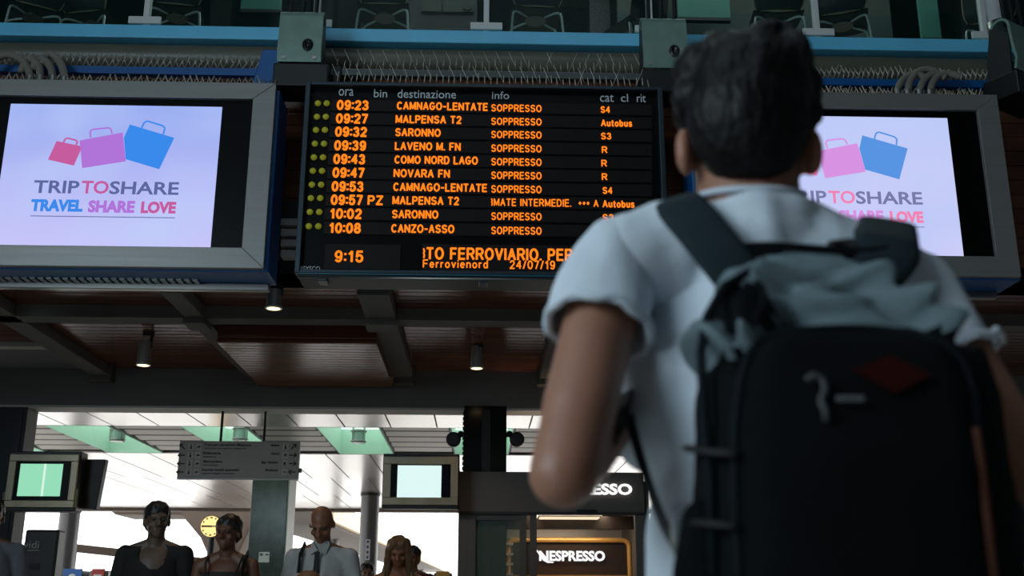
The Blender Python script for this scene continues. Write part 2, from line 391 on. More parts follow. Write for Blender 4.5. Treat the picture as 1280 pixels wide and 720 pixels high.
def led_text(mb, body, x0, x1, z0, z1, Y, w=.16):
    """lettering of even strokes, w = stroke over height"""
    pos = 0; lay = []
    for ch in body:
        if ch == ' ': pos += .55; continue
        adv, st = GL[ch]; a_ = adv*.72; lay.append((pos, a_, st)); pos += a_+.36
    tot = max(p+a for p, a, _ in lay); H_ = z1-z0; t = w*H_; k = (x1-x0-t)/tot; seen = []
    for p, a, st in lay:
        for s in st:
            pts = [(x0+t/2+k*(p+(a*u if a else 0)), z0+t/2+v*(H_-t)) for u, v in s]
            for (xa, za), (xb, zb_) in zip(pts, pts[1:]):
                d = math.hypot(xb-xa, zb_-za)
                if d < 1e-5: continue
                ux, uz = (xb-xa)/d*t*.28, (zb_-za)/d*t*.28; nx, nz = -uz/.28*.5, ux/.28*.5
                mb.prism([(xa-ux+nx, Y, za-uz+nz), (xb+ux+nx, Y, zb_+uz+nz), (xb+ux-nx, Y, zb_+uz-nz), (xa-ux-nx, Y, za-uz-nz)], (0, .002, 0))
    return mb
def px_led(mb, body, X0, X1, y0, y1, Y, w=.16):
    ym = (y0+y1)/2; xm = (X0+X1)/2
    return led_text(mb, body, P(X0, ym, Y).x, P(X1, ym, Y).x, P(xm, y1, Y).z, P(xm, y0, Y).z, Y, w)
# ---------------------------------------------------------------- the hall: shell
FY = 7.72          # face of the mezzanine
SOF = 3.40         # soffit height
LY0, LY1 = 10.9, 11.22
def sbox(name, mat_, *b, bevel=0):
    return structure(MB().box(*b).build(name, mat_, bevel=bevel))
sbox('floor', M['floor'], -16, 16, -7, 60, -.2, 0)
sbox('wall_back', M['concrete'], -6.2, 9, -7.2, -7, 0, 9.4)
sbox('wall_right', M['plaster'], 9, 9.2, -7.2, LY0, 0, 9.4)
wl = MB()
wl.box(-6.2, -6, -7.2, LY0, 0, 2.2); wl.box(-6.2, -6, -7.2, LY0, 6.2, 9.4)
wl.box(-6.2, -6, -7.2, -4.5, 2.2, 6.2); wl.box(-6.2, -6, 0.9, LY0, 2.2, 6.2)
structure(wl.build('wall_left', M['plaster']))
wf = MB()
for k in range(5): y = -4.5+k*1.35; wf.box(-6.18, -6.04, y-.04, y+.04, 2.2, 6.2)
for z in (2.24, 4.2, 6.16): wf.box(-6.18, -6.04, -4.5, .9, z-.04, z+.04)
wi = structure(wf.build('window_added_1', M['steel']))  # unseen window, added as a source for the light from the left
MB().box(-6.13, -6.11, -4.5, .9, 2.2, 6.2).build('pane', M['clearglass'], wi)
sbox('wall_upper_left', M['teal'], -6.2, -6, LY0, 14.2, 3.8, 9.4)
sbox('wall_upper_right', M['teal'], 9, 9.2, LY0, 14.2, 3.8, 9.4)
sbox('ceiling', M['concrete'], -6.2, 9.2, -7.2, 14.2, 9.4, 9.6)
# soffit of dark red boards under the mezzanine, its board-clad face, the deck above
sf = MB(); sf.box(-6, 9, FY, LY0, SOF, SOF+.15)
structure(sf.build('ceiling_soffit', M['wood']))
fc = MB(); fc.box(-6, 9, FY, FY+.2, SOF+.0, 5.06)
structure(fc.build('wall_mezzanine', M['wood']))
sbox('floor_mezzanine', M['concrete'], -6, 9, FY+.02, 14, 5.1, 5.3)
# bullnose tube along the edge of the deck
tb = MB(); prof = arc((0, FY-.05, 5.165), .105, -PI*.3, -PI*1.7, 18, (0, 1, 0), (0, 0, 1))
n0 = len(prof)
tb.add([(-6, p.y, p.z) for p in prof]+[(9, p.y, p.z) for p in prof], [(i, i+1, n0+i+1, n0+i) for i in range(n0-1)])
structure(tb.build('trim_deck_edge', M['tube'], smooth=True))
rl = MB(); zr0, zr1 = P(600, 54, 7.55).z, P(600, 38, 7.55).z
rl.box(-6, 9, 7.55, FY+.2, zr0, zr1)
structure(rl.build('trim_blue_rail', M['railblue'], bevel=.008))
# lintel across the opening to the second hall, with a paler underside
sbox('wall_lintel', mat('lintel_grey', (112, 108, 105), .8, var=.06, scale=2), -6, 9, LY0, LY1, 3.02, 5.1)
sbox('trim_lintel_underside', M['pale'], -6, 9, LY0+.004, LY1-.004, 3.0, 3.02)
# plastered end of the left bay
ub = MB(); xa = P(126, 470, Z=3.3).x; z1 = SOF-.012
ub.box(-6, xa, 9.9, LY0, z1, SOF)
structure(ub.build('ceiling_plaster', M['plaster']))
sbox('trim_plaster_edge', M['pale'], -6, xa, 9.78, 9.9, z1-.03, SOF)
# beams under the soffit: one cross beam and four deep ones running away
ZB = 3.3
yb = P(600, 401, Z=ZB).y
sbox('trim_cross_beam', M['concrete'], -6, 9, yb, yb+.2, ZB, SOF)
for i, (xl, xr) in enumerate((( 114, 138), (305, 324), (485, 515), (675, 697))):
    a, b = P(xl, 470, Z=ZB), P(xr, 470, Z=ZB)
    bm_ = MB(); bm_.box(a.x, b.x, FY+.02, LY0, ZB, SOF)
    bm_.box(a.x-.02, b.x+.02, LY0-.14, LY0-.001, ZB-.06, SOF)
    if i in (1, 2): bm_.box(a.x-.01, b.x+.01, yb-.03, yb+.22, ZB-.05, SOF)
    structure(bm_.build('trim_beam_%d' % (i+1), M['concrete'], bevel=.006))
for i, X in enumerate((a.x+1.46, a.x+2.92)):
    structure(MB().box(X, X+.17, FY+.02, LY0, ZB, SOF).build('trim_beam_%d' % (i+5), M['concrete']))
# boxed-down panel hanging between two beams
q = [P(275, 428, Z=3.2), P(470, 428, Z=3.2), P(492, 486, Z=3.2), P(325, 486, Z=3.2)]
pb = thing('ceiling_box_panel', (q[0].x, q[0].y, 3.2), 'boxed-down panel of brown boards hanging below the dark board ceiling', 'ceiling panel')
yF = q[0].y; yB = LY0-.15; xL = (q[0].x+q[3].x)/2; xR = (q[1].x+q[2].x)/2
MB().box(xL, xR, yF, yB, 3.2, 3.215).build('bottom_board', M['boxwood'], pb)
MB().box(xL, xR, yF, yF+.02, 3.215, SOF).build('front_board', M['wood'], pb)
for X in (xL, xR-.02): MB().box(X, X+.02, yF+.02, yB, 3.215, SOF).build('side_board', M['wood'], pb)
# pillars carrying the lintel
c = P(33, 520, 10.92); PILX = c.x
pl = thing('pillar', (c.x-.25, 11.06, 0), 'dark pillar at the left edge behind the left small monitor', 'pillar')
MB().box(c.x-.5, c.x, 10.94, 11.2, 0, 3.0).build('shaft', M['dark'], pl)
MB().box(c.x-.1, c.x-.04, 10.93, 10.94, 0, 3.0).build('edge_strip', M['black'], pl)
a, b = P(580, 550, 10.93), P(633, 550, 10.93)
pk = thing('pillar', ((a.x+b.x)/2, 11.06, 0), 'black marble pillar rising behind the coffee kiosk, floodlights at its sides', 'pillar')
MB().box(a.x, b.x, 10.88, 11.2, 0, 3.04).build('shaft', M['blackmarble'], pk)
t = MB()
for k in range(16): t.box(a.x-.015, a.x, 10.9, 10.95, 2.2+k*.05, 2.23+k*.05)
t.box(a.x-.006, a.x, 10.9, 10.95, 2.2, 3.0)
t.build('toothed_strip', M['black'], pk)
MB().box((a.x+b.x)/2-.035, (a.x+b.x)/2+.05, 10.872, 10.88, 0, 3.0).build('joint_strip', M['black'], pk)

# ---------------------------------------------------------------- the upper floor behind the rail
sbox('wall_upper', M['teal'], -6, 9, 13.9, 14.1, 5.3, 9.4)
zb_ = P(640, 12, 11.5).z
sbox('trim_upper_olive', M['olive'], 1.6, 4.9, 11.5, 11.6, zb_, 9.0)
sbox('trim_upper_teal', M['teal'], 1.6, 4.9, 11.5, 11.6, 5.3, zb_)
ps = MB()
for i in range(7):
    X = -5.6+i*2.3; ps.box(X, X+.25, 11.8, 12.0, 5.3, 9.4)
structure(ps.build('trim_upper_posts', M['dark']))
cb = thing('wall_cabinet', (P(560, 8, 11).x, 11, 5.3), 'pale wall cabinet with two doors seen over the blue rail', 'cabinet')
a, b = P(527, 14, 11), P(592, 2, 11); xm = (a.x+b.x)/2-.06
MB().box(a.x-.04, b.x+.04, 11.02, 11.3, 5.3, b.z+.3).build('cabinet_body', M['dark'], cb)
for x0, x1 in ((a.x, xm-.01), (xm+.01, b.x)): 
    d = MB().box(x0, x1, 11, 11.02, a.z, b.z).build('door', M['olive'], cb)
MB().cyl((b.x-.07, 10.985, (a.z+b.z)/2), (b.x-.07, 11, (a.z+b.z)/2), .05).build('round_handle', M['dark'], cb)
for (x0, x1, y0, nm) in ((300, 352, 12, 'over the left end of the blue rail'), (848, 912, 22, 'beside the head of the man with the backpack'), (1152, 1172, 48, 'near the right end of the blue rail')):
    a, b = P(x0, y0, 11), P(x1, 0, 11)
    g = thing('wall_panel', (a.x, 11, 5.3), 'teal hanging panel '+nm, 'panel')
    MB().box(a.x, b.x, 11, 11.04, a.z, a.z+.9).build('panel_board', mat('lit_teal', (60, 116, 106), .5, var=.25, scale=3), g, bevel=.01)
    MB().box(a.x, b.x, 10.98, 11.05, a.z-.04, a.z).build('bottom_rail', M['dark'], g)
# balustrade: posts with clamps, glass panes between
posts = [183, 396, 608, 812, 1020, 1229]
bal = thing('glass_balustrade', (0, 7.72, zr1), 'glass balustrade on the sky blue rail, grey posts with pale clamp plates', 'balustrade')
bx = []
for i, px in enumerate(posts):
    c = P(px, 25, 7.66); bx.append(c.x)
    po = MB().box(c.x-.022, c.x+.022, 7.64, 7.70, zr1-.01, zr1+1.1).build('post', M['white'], bal, bevel=.004)
    MB().box(c.x-.125, c.x+.125, 7.615, 7.64, zr1+.05, zr1+.11).build('clamp_plate', M['white'], po, bevel=.003)
bx = [bx[0]-1.25]+bx+[bx[-1]+1.25]
for x0, x1 in zip(bx, bx[1:]):
    MB().box(x0+.03, x1-.03, 7.664, 7.676, zr1+.02, zr1+1.0).build('pane', M['clearglass'], bal)
# plywood shell chairs on the upper floor, backs to the rail
def make_chair():
    r = thing('shell_chair', (0, 0, 0), 'x', 'chair', 'shell chairs on the upper floor')
    # shell: seat and back in one bent sheet, cut as a rounded outline
    seat, back, edge = MB(), MB(), MB()
    nx, ny = 9, 9; vs_ = []
    for j in range(ny):
        for i in range(nx):
            u = i/(nx-1)*2-1; y = -.18+.4*j/(ny-1)
            vs_.append((u*.215*(1-.08*(j/(ny-1))**3), y, .455+.02*u*u+.02*(j/(ny-1)-.4)**2))
    fs = [(j*nx+i, j*nx+i+1, (j+1)*nx+i+1, (j+1)*nx+i) for j in range(ny-1) for i in range(nx-1)]
    seat.add(vs_, fs); seat.add([(x, y, z-.012) for x, y, z in vs_], fs)
    vs_ = []
    prof_ = [(-.17, .475), (-.205, .52), (-.225, .57), (-.235, .63), (-.245, .7), (-.255, .78), (-.262, .83), (-.266, .86)]
    for j, (y, z) in enumerate(prof_):
        hw = .18 if j < 1 else (.205 if j < 2 else .215); hw = .19 if j == len(prof_)-1 else hw
        for i in range(nx):
            u = i/(nx-1)*2-1; vs_.append((u*hw, y+.035*u*u, z+(.012*u*u if j < 2 else 0)))
    fs = [(j*nx+i, j*nx+i+1, (j+1)*nx+i+1, (j+1)*nx+i) for j in range(len(prof_)-1) for i in range(nx-1)]
    back.add(vs_, fs); back.add([(x, y-.011, z) for x, y, z in vs_], fs)
    seat.build('seat', M['ply'], r, smooth=True); bk = back.build('backrest', M['ply'], r, smooth=True)
    rim = [Vector(vs_[i]) for i in range(nx)]+[Vector(vs_[j*nx+nx-1]) for j in range(1, len(prof_))]+[Vector(vs_[(len(prof_)-1)*nx+i]) for i in range(nx-2, -1, -1)]+[Vector(vs_[j*nx]) for j in range(len(prof_)-2, 0, -1)]
    edge.tube([p+Vector((0, -.006, 0)) for p in rim], .0075, 6, closed=True)
    edge.build('plywood_edge', M['plyedge'], bk, smooth=True)
    for sx in (-1, 1):
        for sy in (-1, 1):
            MB().tube([(sx*.235, sy*.2, 0), (sx*.205, sy*.17, .38), (sx*.197, sy*.155, .42), (sx*.18, sy*.14, .437), (sx*.15, sy*.12, .443), (sx*.05, sy*.03, .443)], .0105, 8).build('leg', M['chrome'], r, smooth=True)
    MB().cyl((0, 0, .43), (0, 0, .45), .09).build('mounting_plate', M['steel'], r)
    return r
ch0 = make_chair()
specs = [(42, 8.5, .5, 'shell chair at the left end of the upper floor, turned sideways'), (118, 8.6, -.2, 'shell chair just left of the first pale clamp plate from the left'),
         (222, 8.45, .15, 'shell chair just right of the first pale clamp plate from the left'), (424, 8.9, .1, 'shell chair beside the left steel hanger, set farther back'),
         (481, 8.3, 0, 'shell chair with chrome legs over the left part of the departure board'), (669, 8.3, .05, 'shell chair with chrome legs over the right part of the departure board'),
         (792, 8.6, .6, 'shell chair just left of the middle steel hanger, turned sideways'), (968, 8.3, -.05, 'shell chair with chrome legs above the head of the man with the backpack'),
         (1052, 8.3, -.35, 'shell chair right of the head of the man with the backpack'), (1232, 8.5, -.3, 'shell chair at the right end of the blue rail')]
for i, (px, Y, rz, lb) in enumerate(specs):
    c = P(px, 20, Y); o = ch0 if i == 0 else dup(ch0)
    o.location = (c.x, Y, 5.48 if Y < 8.4 else 5.53); o.rotation_euler = (0, 0, rz); o['label'] = lb
sbox('floor_upper', M['concrete'], -6, 9, 7.95, 13.9, 5.3, 5.48)
# grey service pipe at the right end of the rail
c = P(1257, 20, 7.35)
pp = thing('service_pipe', (c.x, 7.4, 5.3), 'pale grey vertical pipe above the right steel hanger', 'pipe')
MB().cyl((c.x-.04, 7.42, 5.4), (c.x-.14, 7.42, 9.4), .06).build('pipe_shaft', M['white'], pp, smooth=True)
MB().cyl((c.x-.03, 7.42, 5.3), (c.x-.04, 7.42, 5.46), .075).build('pipe_collar', M['steel'], pp, smooth=True)
# ---------------------------------------------------------------- departure board
XC = .017
def make_board():
    x0, x1, z0, z1 = XC-1.261, XC+1.261, 3.234, 4.643
    r = thing('departure_board', (XC, 7.15, z0), 'black departure board with amber lettering hanging between two lit screens', 'departure board')
    MB().box(x0+.01, x1-.01, 7.06, 7.34, z0+.01, z1-.01).build('housing', M['dark'], r, bevel=.01)
    f = MB(); t = .036
    f.box(x0, x0+t, 6.98, 7.06, z0, z1); f.box(x1-t, x1, 6.98, 7.06, z0, z1)
    f.box(x0+t, x1-t, 6.98, 7.06, z1-t*.7, z1); f.box(x0+t, x1-t, 6.98, 7.06, z0, z0+t*.7)
    f.build('frame', M['frame'], r, bevel=.005)
    MB().box(x0+t, x1-t, 7.03, 7.06, z0+t*.7, z1-t*.7).build('face', M['blackgloss'], r)
    tr = MB(); tr.box(x0+.02, x1-.02, 7.0, 7.3, z0-.022, z0-.004)
    ty = tr.build('drip_tray', M['dark'], r, bevel=.006)
    MB().tube([(x0+.02, 7.0, z0-.026), (x1-.02, 7.0, z0-.026)], .008, 8).build('tray_lip', M['steel'], ty, smooth=True)
    MB().box(x0+.03, x1-.03, 6.985, 6.995, z0-.008, z0+.002).build('teal_strip', mat('teal_paint', (20, 90, 110), .4), ty)
    for px in (403, 604):
        c = P(px, 356, 7.02); MB().box(c.x-.03, c.x+.03, 7.0, 7.12, z0-.05, z0-.02).build('catch', M['frame'], ty, bevel=.005)
    Y = 7.02
    hd = [('ora', 423.5, 442, 111.5, 120), ('bin', 467.5, 484, 112, 122), ('destinazione', 497, 570, 112.5, 123), ('info', 615, 636.5, 114.5, 124), ('cat', 750, 767, 118.5, 127.5), ('cl', 776, 785, 117.5, 127.5), ('rit', 796, 807, 118, 128)]
    for s, a, b, y0, y1 in hd:
        m_ = MB(); px_text(m_, s, a, b, y0, y1, 7.028, bold=.0); m_.build('column_heading', M['whiteprint'], r)
    ys = [131.5, 148.3, 164.8, 182, 199, 216, 233.2, 250, 267.3, 285.2]
    times = ['09:23', '09:27', '09:32', '09:39', '09:43', '09:47', '09:53', '09:57', '10:02', '10:08']
    dest = [('CAMNAGO-LENTATE', 496, 610), ('MALPENSA T2', 494.5, 577), ('SARONNO', 494, 551), ('LAVENO M. FN', 493.5, 576), ('COMO NORD LAGO', 493, 597.5), ('NOVARA FN', 492, 562.5), ('CAMNAGO-LENTATE', 491.5, 609), ('MALPENSA T2', 490.5, 574), ('SARONNO', 490, 548), ('CANZO-ASSO', 489, 568)]
    cats = [('S4', 750.5, 762.5), ('Autobus', 751, 790), ('S3', 751, 764), ('R', 752, 759), ('R', 751.5, 758.5), ('R', 752, 759), ('S4', 753, 765.5), ('Autobus', 753, 793), ('S3', 753, 767), None]
    for i, y in enumerate(ys):
        xa = P(414-1.02*i, y, Y).x; xb = P(815, y+6, Y).x; zc = P(440, y, Y).z; hh = .043
        rp = MB().box(xa, xb, 7.022, 7.03, zc-hh, zc+hh).build('row_panel', M['rowpanel'], r)
        def put(nm, s, a, b, h, dz=0, bold=.17):
            m_ = MB(); led_text(m_, s, P(a, y, Y).x, P(b, y, Y).x, zc-h+dz, zc+h+dz, 7.018, bold); return m_.build(nm, M['led'], rp)
        ta = 421-1.08*i
        put('time_text', times[i], ta, ta+40, .0385, bold=.2)
        if i == 7: put('platform_text', 'PZ', 459.5, 479, .036, bold=.19)
        put('destination_text', dest[i][0], dest[i][1], dest[i][2], .031, .002, .185)
        if i == 7:
            put('info_text', '(MATE INTERMEDIE.', 613.5, 714, .028, -.002, .15); put('info_text', '*** A', 723, 748, .026, -.002, .15)
        else: put('info_text', 'SOPPRESSO', 614, 677, .028, -.004, .155)
        if cats[i]: put('category_text', cats[i][0], cats[i][1], cats[i][2], .026 if i not in (1, 7) else .027, -.004, .18)
        for k in (0, 1):
            c = P(397.5-1.27*i+k*(11+.1*i), y-2.2, 7.025)
            MB().ell((c.x, 7.022, c.z), (.023, .016, .022), seg=12, rings=8).build('indicator_lamp', LAMPYG, r, smooth=True)
    a, b = P(405, 336, Y), P(501, 306, Y)
    cp = MB().box(a.x, b.x, 7.022, 7.03, a.z, b.z).build('clock_panel', M['rowpanel'], r)
    m_ = MB(); px_led(m_, '9:15', 418, 454.5, 313, 328, 7.018, .18); m_.build('clock_text', M['led'], cp)
    a, b = P(527, 339, Y), P(800, 308, Y)
    tp = MB().box(a.x, b.x, 7.022, 7.03, a.z, b.z).build('ticker_panel', M['rowpanel'], r)
    m_ = MB(); px_led(m_, 'TO FERROVIARIO. PER V', 532.5, 734, 310, 325.5, 7.018, .17)
    m_.build('ticker_text', M['led'], tp); m_ = MB(); px_led(m_, '(', 528, 531.5, 310, 323, 7.018, .15); m_.build('ticker_text', M['led'], tp)
    m_ = MB(); px_led(m_, 'Ferrovienord', 528.5, 610, 324.5, 335, 7.018, .15); m_.build('ticker_text', M['led'], tp); m_ = MB(); px_led(m_, '24/07/19', 637, 694, 325.5, 336.5, 7.018, .15); m_.build('ticker_text', M['led'], tp)
    m_ = MB(); px_text(m_, 'SYSCO', 379, 400, 333, 339, 7.024); plate(m_, [(371, 336), (378, 332.5), (378, 339.5)], 7.024); m_.build('maker_mark', M['whiteprint'], r)
    return r
LAMPYG = mat('yellow_green_lamp', (150, 150, 30), .25, var=.1)
_b = LAMPYG.node_tree.nodes['Principled BSDF']; _b.inputs['Emission Color'].default_value = (*lin((150, 150, 40)), 1); _b.inputs['Emission Strength'].default_value = .22
make_board()

# ---------------------------------------------------------------- the two big advertising screens
S = 2.566
def make_screen(cx, label, pal):
    r = thing('advertising_screen', (cx, 7.2, 3.26), label, 'screen', 'lit advertising screens beside the departure board')
    x0, x1, z0, z1 = cx-1.10, cx+1.10, 3.26, 4.624
    ix0, ix1, iz0, iz1 = cx-.94, cx+.945, 3.405, 4.50
    f = MB()
    f.prism([(x0, 6.98, z1), (x1, 6.98, z1), (ix1, 6.98, iz1), (ix0, 6.98, iz1)], (0, .05, 0)); f.prism([(x0, 6.98, z0), (x1, 6.98, z0), (ix1, 6.98, iz0), (ix0, 6.98, iz0)], (0, .05, 0))
    f.prism([(x0, 6.98, z0), (ix0, 6.98, iz0), (ix0, 6.98, iz1), (x0, 6.98, z1)], (0, .05, 0)); f.prism([(x1, 6.98, z0), (ix1, 6.98, iz0), (ix1, 6.98, iz1), (x1, 6.98, z1)], (0, .05, 0))
    f.build('bezel', M['bezel'], r, bevel=.004)
    MB().box(x0-.015, x1+.02, 7.03, 7.36, z0-.01, z1-.03).build('blue_case', M['blue'], r, bevel=.008)
    MB().box(ix0, ix1, 7.012, 7.03, iz0, iz1).build('black_surround', M['blackgloss'], r)
    g = MB(); 
    for k in range(26): X = x0+.3+k*.055; g.box(X, X+.035, 7.2, 7.3, z0-.022, z0-.01)
    g.build('vent_grille', M['steel'], r)
    MB().box(x0+.02, x1-.02, 7.3, 7.36, z0-.06, z0-.01).build('lower_rail', M['steel'], r, bevel=.006)
    pic = MB().box(cx-.728, cx+.73, 7.006, 7.012, 3.412, 4.446).build('picture', pal['bg'], r)
    dx = cx-(XC-S)
    def px(mb_): 
        mb_.v = [(x+dx, y, z) for x, y, z in mb_.v]; return mb_
    cp = lambda pts: [(20+a/4.5, 130+b/4.5) for a, b in pts]
    for nm, pts, hp, c in (('red_bag', [(180, 312), (228, 208), (372, 238), (325, 346)], [(266, 218), (277, 196), (290, 192), (335, 203), (346, 212), (338, 230)], 'red'),
                       ('pink_bag', [(358, 205), (600, 160), (617, 322), (372, 360)], [(420, 190), (417, 155), (430, 143), (520, 134), (535, 143), (540, 168)], 'pink'),
                       ('blue_bag', [(640, 115), (890, 190), (805, 366), (617, 310), (607, 190)], [(706, 136), (722, 103), (740, 96), (826, 123), (838, 137), (828, 170)], 'blue')):
        m_ = MB(); plate(m_, cp(pts), 7.004, .002); 
        h = [P(a, b, 7.004) for a, b in cp(hp)]
        for p_, q_ in zip(h, h[1:]): m_.bar(p_, q_, .011, .002, (0, 1, 0))
        px(m_).build(nm, pal[c], pic)
    for s, a, b, y0, y1, c, bd in (('TRIP', 100, 356, 431, 502, 'ink', .02), ('TO', 368, 522, 432, 505, 'red', .02), ('SHARE', 527, 916, 437, 510, 'ink', .02),
                               ('TRAVEL', 84, 377, 537, 605, 'blue', .05), ('SHARE', 406, 668, 543, 612, 'pink', .05), ('LOVE', 704, 900, 549, 616, 'red', .05)):
        (xa, ya), (xb, yb_) = cp([(a, y0), (b, y1)]); m_ = MB()
        px_text(m_, s, xa, xb, ya, yb_, 7.003, bold=bd, thick=.002, slant=0); px(m_).build('lettering', pal[c], pic)
    m_ = MB(); plate(m_, cp([(82, 627), (894, 638), (894, 642), (82, 631)]), 7.003, .002); px(m_).build('underline', pal['ink'], pic)
    return r
palL = dict(bg=screen_mat('lit_picture_left', (150, 172, 240), (200, 196, 248), (190, 205, 250)), red=emit('ad_red', (196, 92, 158)), pink=emit('ad_pink', (176, 116, 216)), blue=emit('ad_blue', (58, 138, 236)), ink=emit('ad_ink', (92, 104, 158)))
palR = dict(bg=screen_mat('lit_picture_right', (190, 202, 248), (206, 206, 248), (186, 200, 246)), red=emit('ad_red_right', (242, 132, 182)), pink=emit('ad_pink_right', (216, 146, 226)), blue=emit('ad_blue_right', (88, 148, 226)), ink=emit('ad_ink_right', (120, 122, 168)))
make_screen(XC-S, 'lit lilac advertising screen left of the departure board', palL)
make_screen(XC+S, 'lit lilac advertising screen behind the man with the backpack', palR)

# ---------------------------------------------------------------- support frame, steel hangers, cables
def hanger(px0, px1, label, turn=0):
    a, b = P(px0, 40, 7.2), P(px1, 40, 7.2); zt, zb = P(380, 14, 7.15).z, P(380, 78, 7.15).z
    cx = (a.x+b.x)/2; hw = (b.x-a.x)/2
    r = thing('steel_hanger', (cx, 7.2, zb), label, 'hanger', 'steel hangers clamped over the blue rail')
    # rolled plate: tube on top running into a flat tongue hanging down in front
    rr = .062; prof_ = arc((0, 7.22, zt-rr), rr, PI*.12, PI*1.0, 12, (0, 1, 0), (0, 0, 1))
    prof_ = [Vector((0, p.y, p.z)) for p in prof_]+[Vector((0, 7.15, zt-.2)), Vector((0, 7.13, zb+.08)), Vector((0, 7.15, zb))]
    th = .02; o = []
    for i, p in enumerate(prof_):
        d = prof_[min(i+1, len(prof_)-1)]-prof_[max(i-1, 0)]; nn = Vector((0, -d.z, d.y)).normalized(); o.append(p-nn*th)
    poly = prof_+o[::-1]
    pm = MB(); pm.prism([Vector((cx-hw, p.y, p.z)) for p in poly], (2*hw, 0, 0)); pm.build('rolled_plate', M['green'], r, auto=True)
    for sx in (-1, 1):
        sp = MB(); X = cx+sx*(hw-.012)
        sp.prism([(X-.008, 7.16, zt-.12), (X-.008, 7.30, zt-.02), (X-.008, 7.36, zb+.1), (X-.008, 7.36, zb-.02), (X-.008, 7.17, zb-.02)], (.016, 0, 0))
        sp.build('cheek_plate', M['dark'], r)
    MB().tube([(cx+hw*.38+.022*math.cos(t*PI/6), 7.118, zb+.12+.035*math.sin(t*PI/6)) for t in range(12)], .02, 6, closed=True).build('slot', M['black'], r)
    for k in (-.62, -.05, .58):
        X = cx+k*hw
        MB().ell((X, 7.20, zt-.005), (.024, .024, .02), seg=12, rings=8).build('cable_socket', M['black'], r, smooth=True)
        MB().cyl((X, 7.21, zt-.01), (X+.04, 7.32, zt+3.9), .016, seg=10).build('cable', M['dark'], r, smooth=True)
    bt = MB(); 
    for sx in (-.7, .7): bt.cyl((cx+sx*hw, 7.12, zb+.03), (cx+sx*hw, 7.14, zb+.03), .02, seg=6)
    bt.build('bolts', M['steel'], r)
    MB().box(cx-hw-.02, cx+hw+.06, 7.12, 7.40, zb-.2, zb-.02).build('clamp_block', M['black'], r, bevel=.01)
    if turn: r.rotation_euler = (0, 0, turn)
    return r
hanger(351, 405, 'greenish steel cable hanger between the left screen and the departure board')
hanger(801, 856, 'greenish steel cable hanger at the right end of the departure board')
hanger(1240, 1300, 'greenish steel cable hanger over the right end of the right screen, seen edgewise', turn=.55)

def spikes(name_label, x0, x1, n, Y, z, h, pattern, grp='bird spike strips over the screens', nd=0):
    r = thing('bird_spike_strip', ((x0+x1)/2, Y, z), name_label, 'bird spikes', grp)
    MB().box(x0, x1, Y-.012, Y+.012, z, z+.006).build('base_strip', M['steel'], r)
    proto = None
    for i in range(n):
        X = x0+.02+(x1-x0-.04)*i/(n-1)+random.uniform(-.004, .004)
        for s in ((-1, 1) if pattern == 'v' else (0,)):
            if proto is None: proto = MB().cyl((0, 0, 0), (0, 0, 1), .0055 if pattern == 'v' else .0045, .0042 if pattern == 'v' else .0035, seg=5).mesh('spike', M['pin'], True)
            o = bpy.data.objects.new('spike', proto); COL.objects.link(o); o.parent = r; o.matrix_parent_inverse = Matrix.Translation(-r.location)
            o.location = (X, Y, z+.005); hh = h*random.uniform(.9, 1.1); o.scale = (1, 1, hh)
            o.rotation_euler = (random.uniform(-.3, .1), (s*.38 if s else .12*(1-2*i/n)+random.uniform(-.05, .05)), 0)
    if nd:
        thin = MB().cyl((0, 0, 0), (0, 0, 1), .0024, .0018, seg=4).mesh('thin_spike', M['pin'], True)
        for i in range(nd):
            X = x0+.05+(x1-x0-.1)*i/nd
            o = bpy.data.objects.new('thin_spike', thin); COL.objects.link(o); o.parent = r; o.matrix_parent_inverse = Matrix.Translation(-r.location)
            o.location = (X, Y, z+.005); o.scale = (1, 1, h*1.75); o.rotation_euler = (.1, -.42 if i < nd*.6 else random.choice((-.4, .4)), 0)
    return r
# grey bar over the board, blue bars over the screens
zb0, zb1 = P(600, 96.5, 7.32).z, P(600, 88.5, 7.32).z
xa, xb = P(413, 92, 7.32).x, P(850, 97, 7.32).x
gb = thing('support_bar', ((xa+xb)/2, 7.34, zb0), 'grey support bar over the departure board, spikes standing along it', 'support bar')
MB().box(xa, xb, 7.32, 7.38, zb0, zb1).build('bar', M['barpaint'], gb, bevel=.004)
for X in (xa+.02, xb-.08): MB().box(X, X+.06, 7.3, 7.40, zb0-.1, zb1+.01).build('end_plate', M['dark'], gb, bevel=.006)
spikes('upright bird spikes on the grey bar over the departure board', xa+.02, xb-.03, 52, 7.345, zb1, .10, 'i', nd=26)
spikes('upright bird spikes along the top edge of the departure board', XC-1.07, XC+1.2, 52, 7.05, 4.643, .10, 'i', nd=26)
zs0, zs1 = P(200, 92.5, 7.32).z, P(200, 83.5, 7.32).z
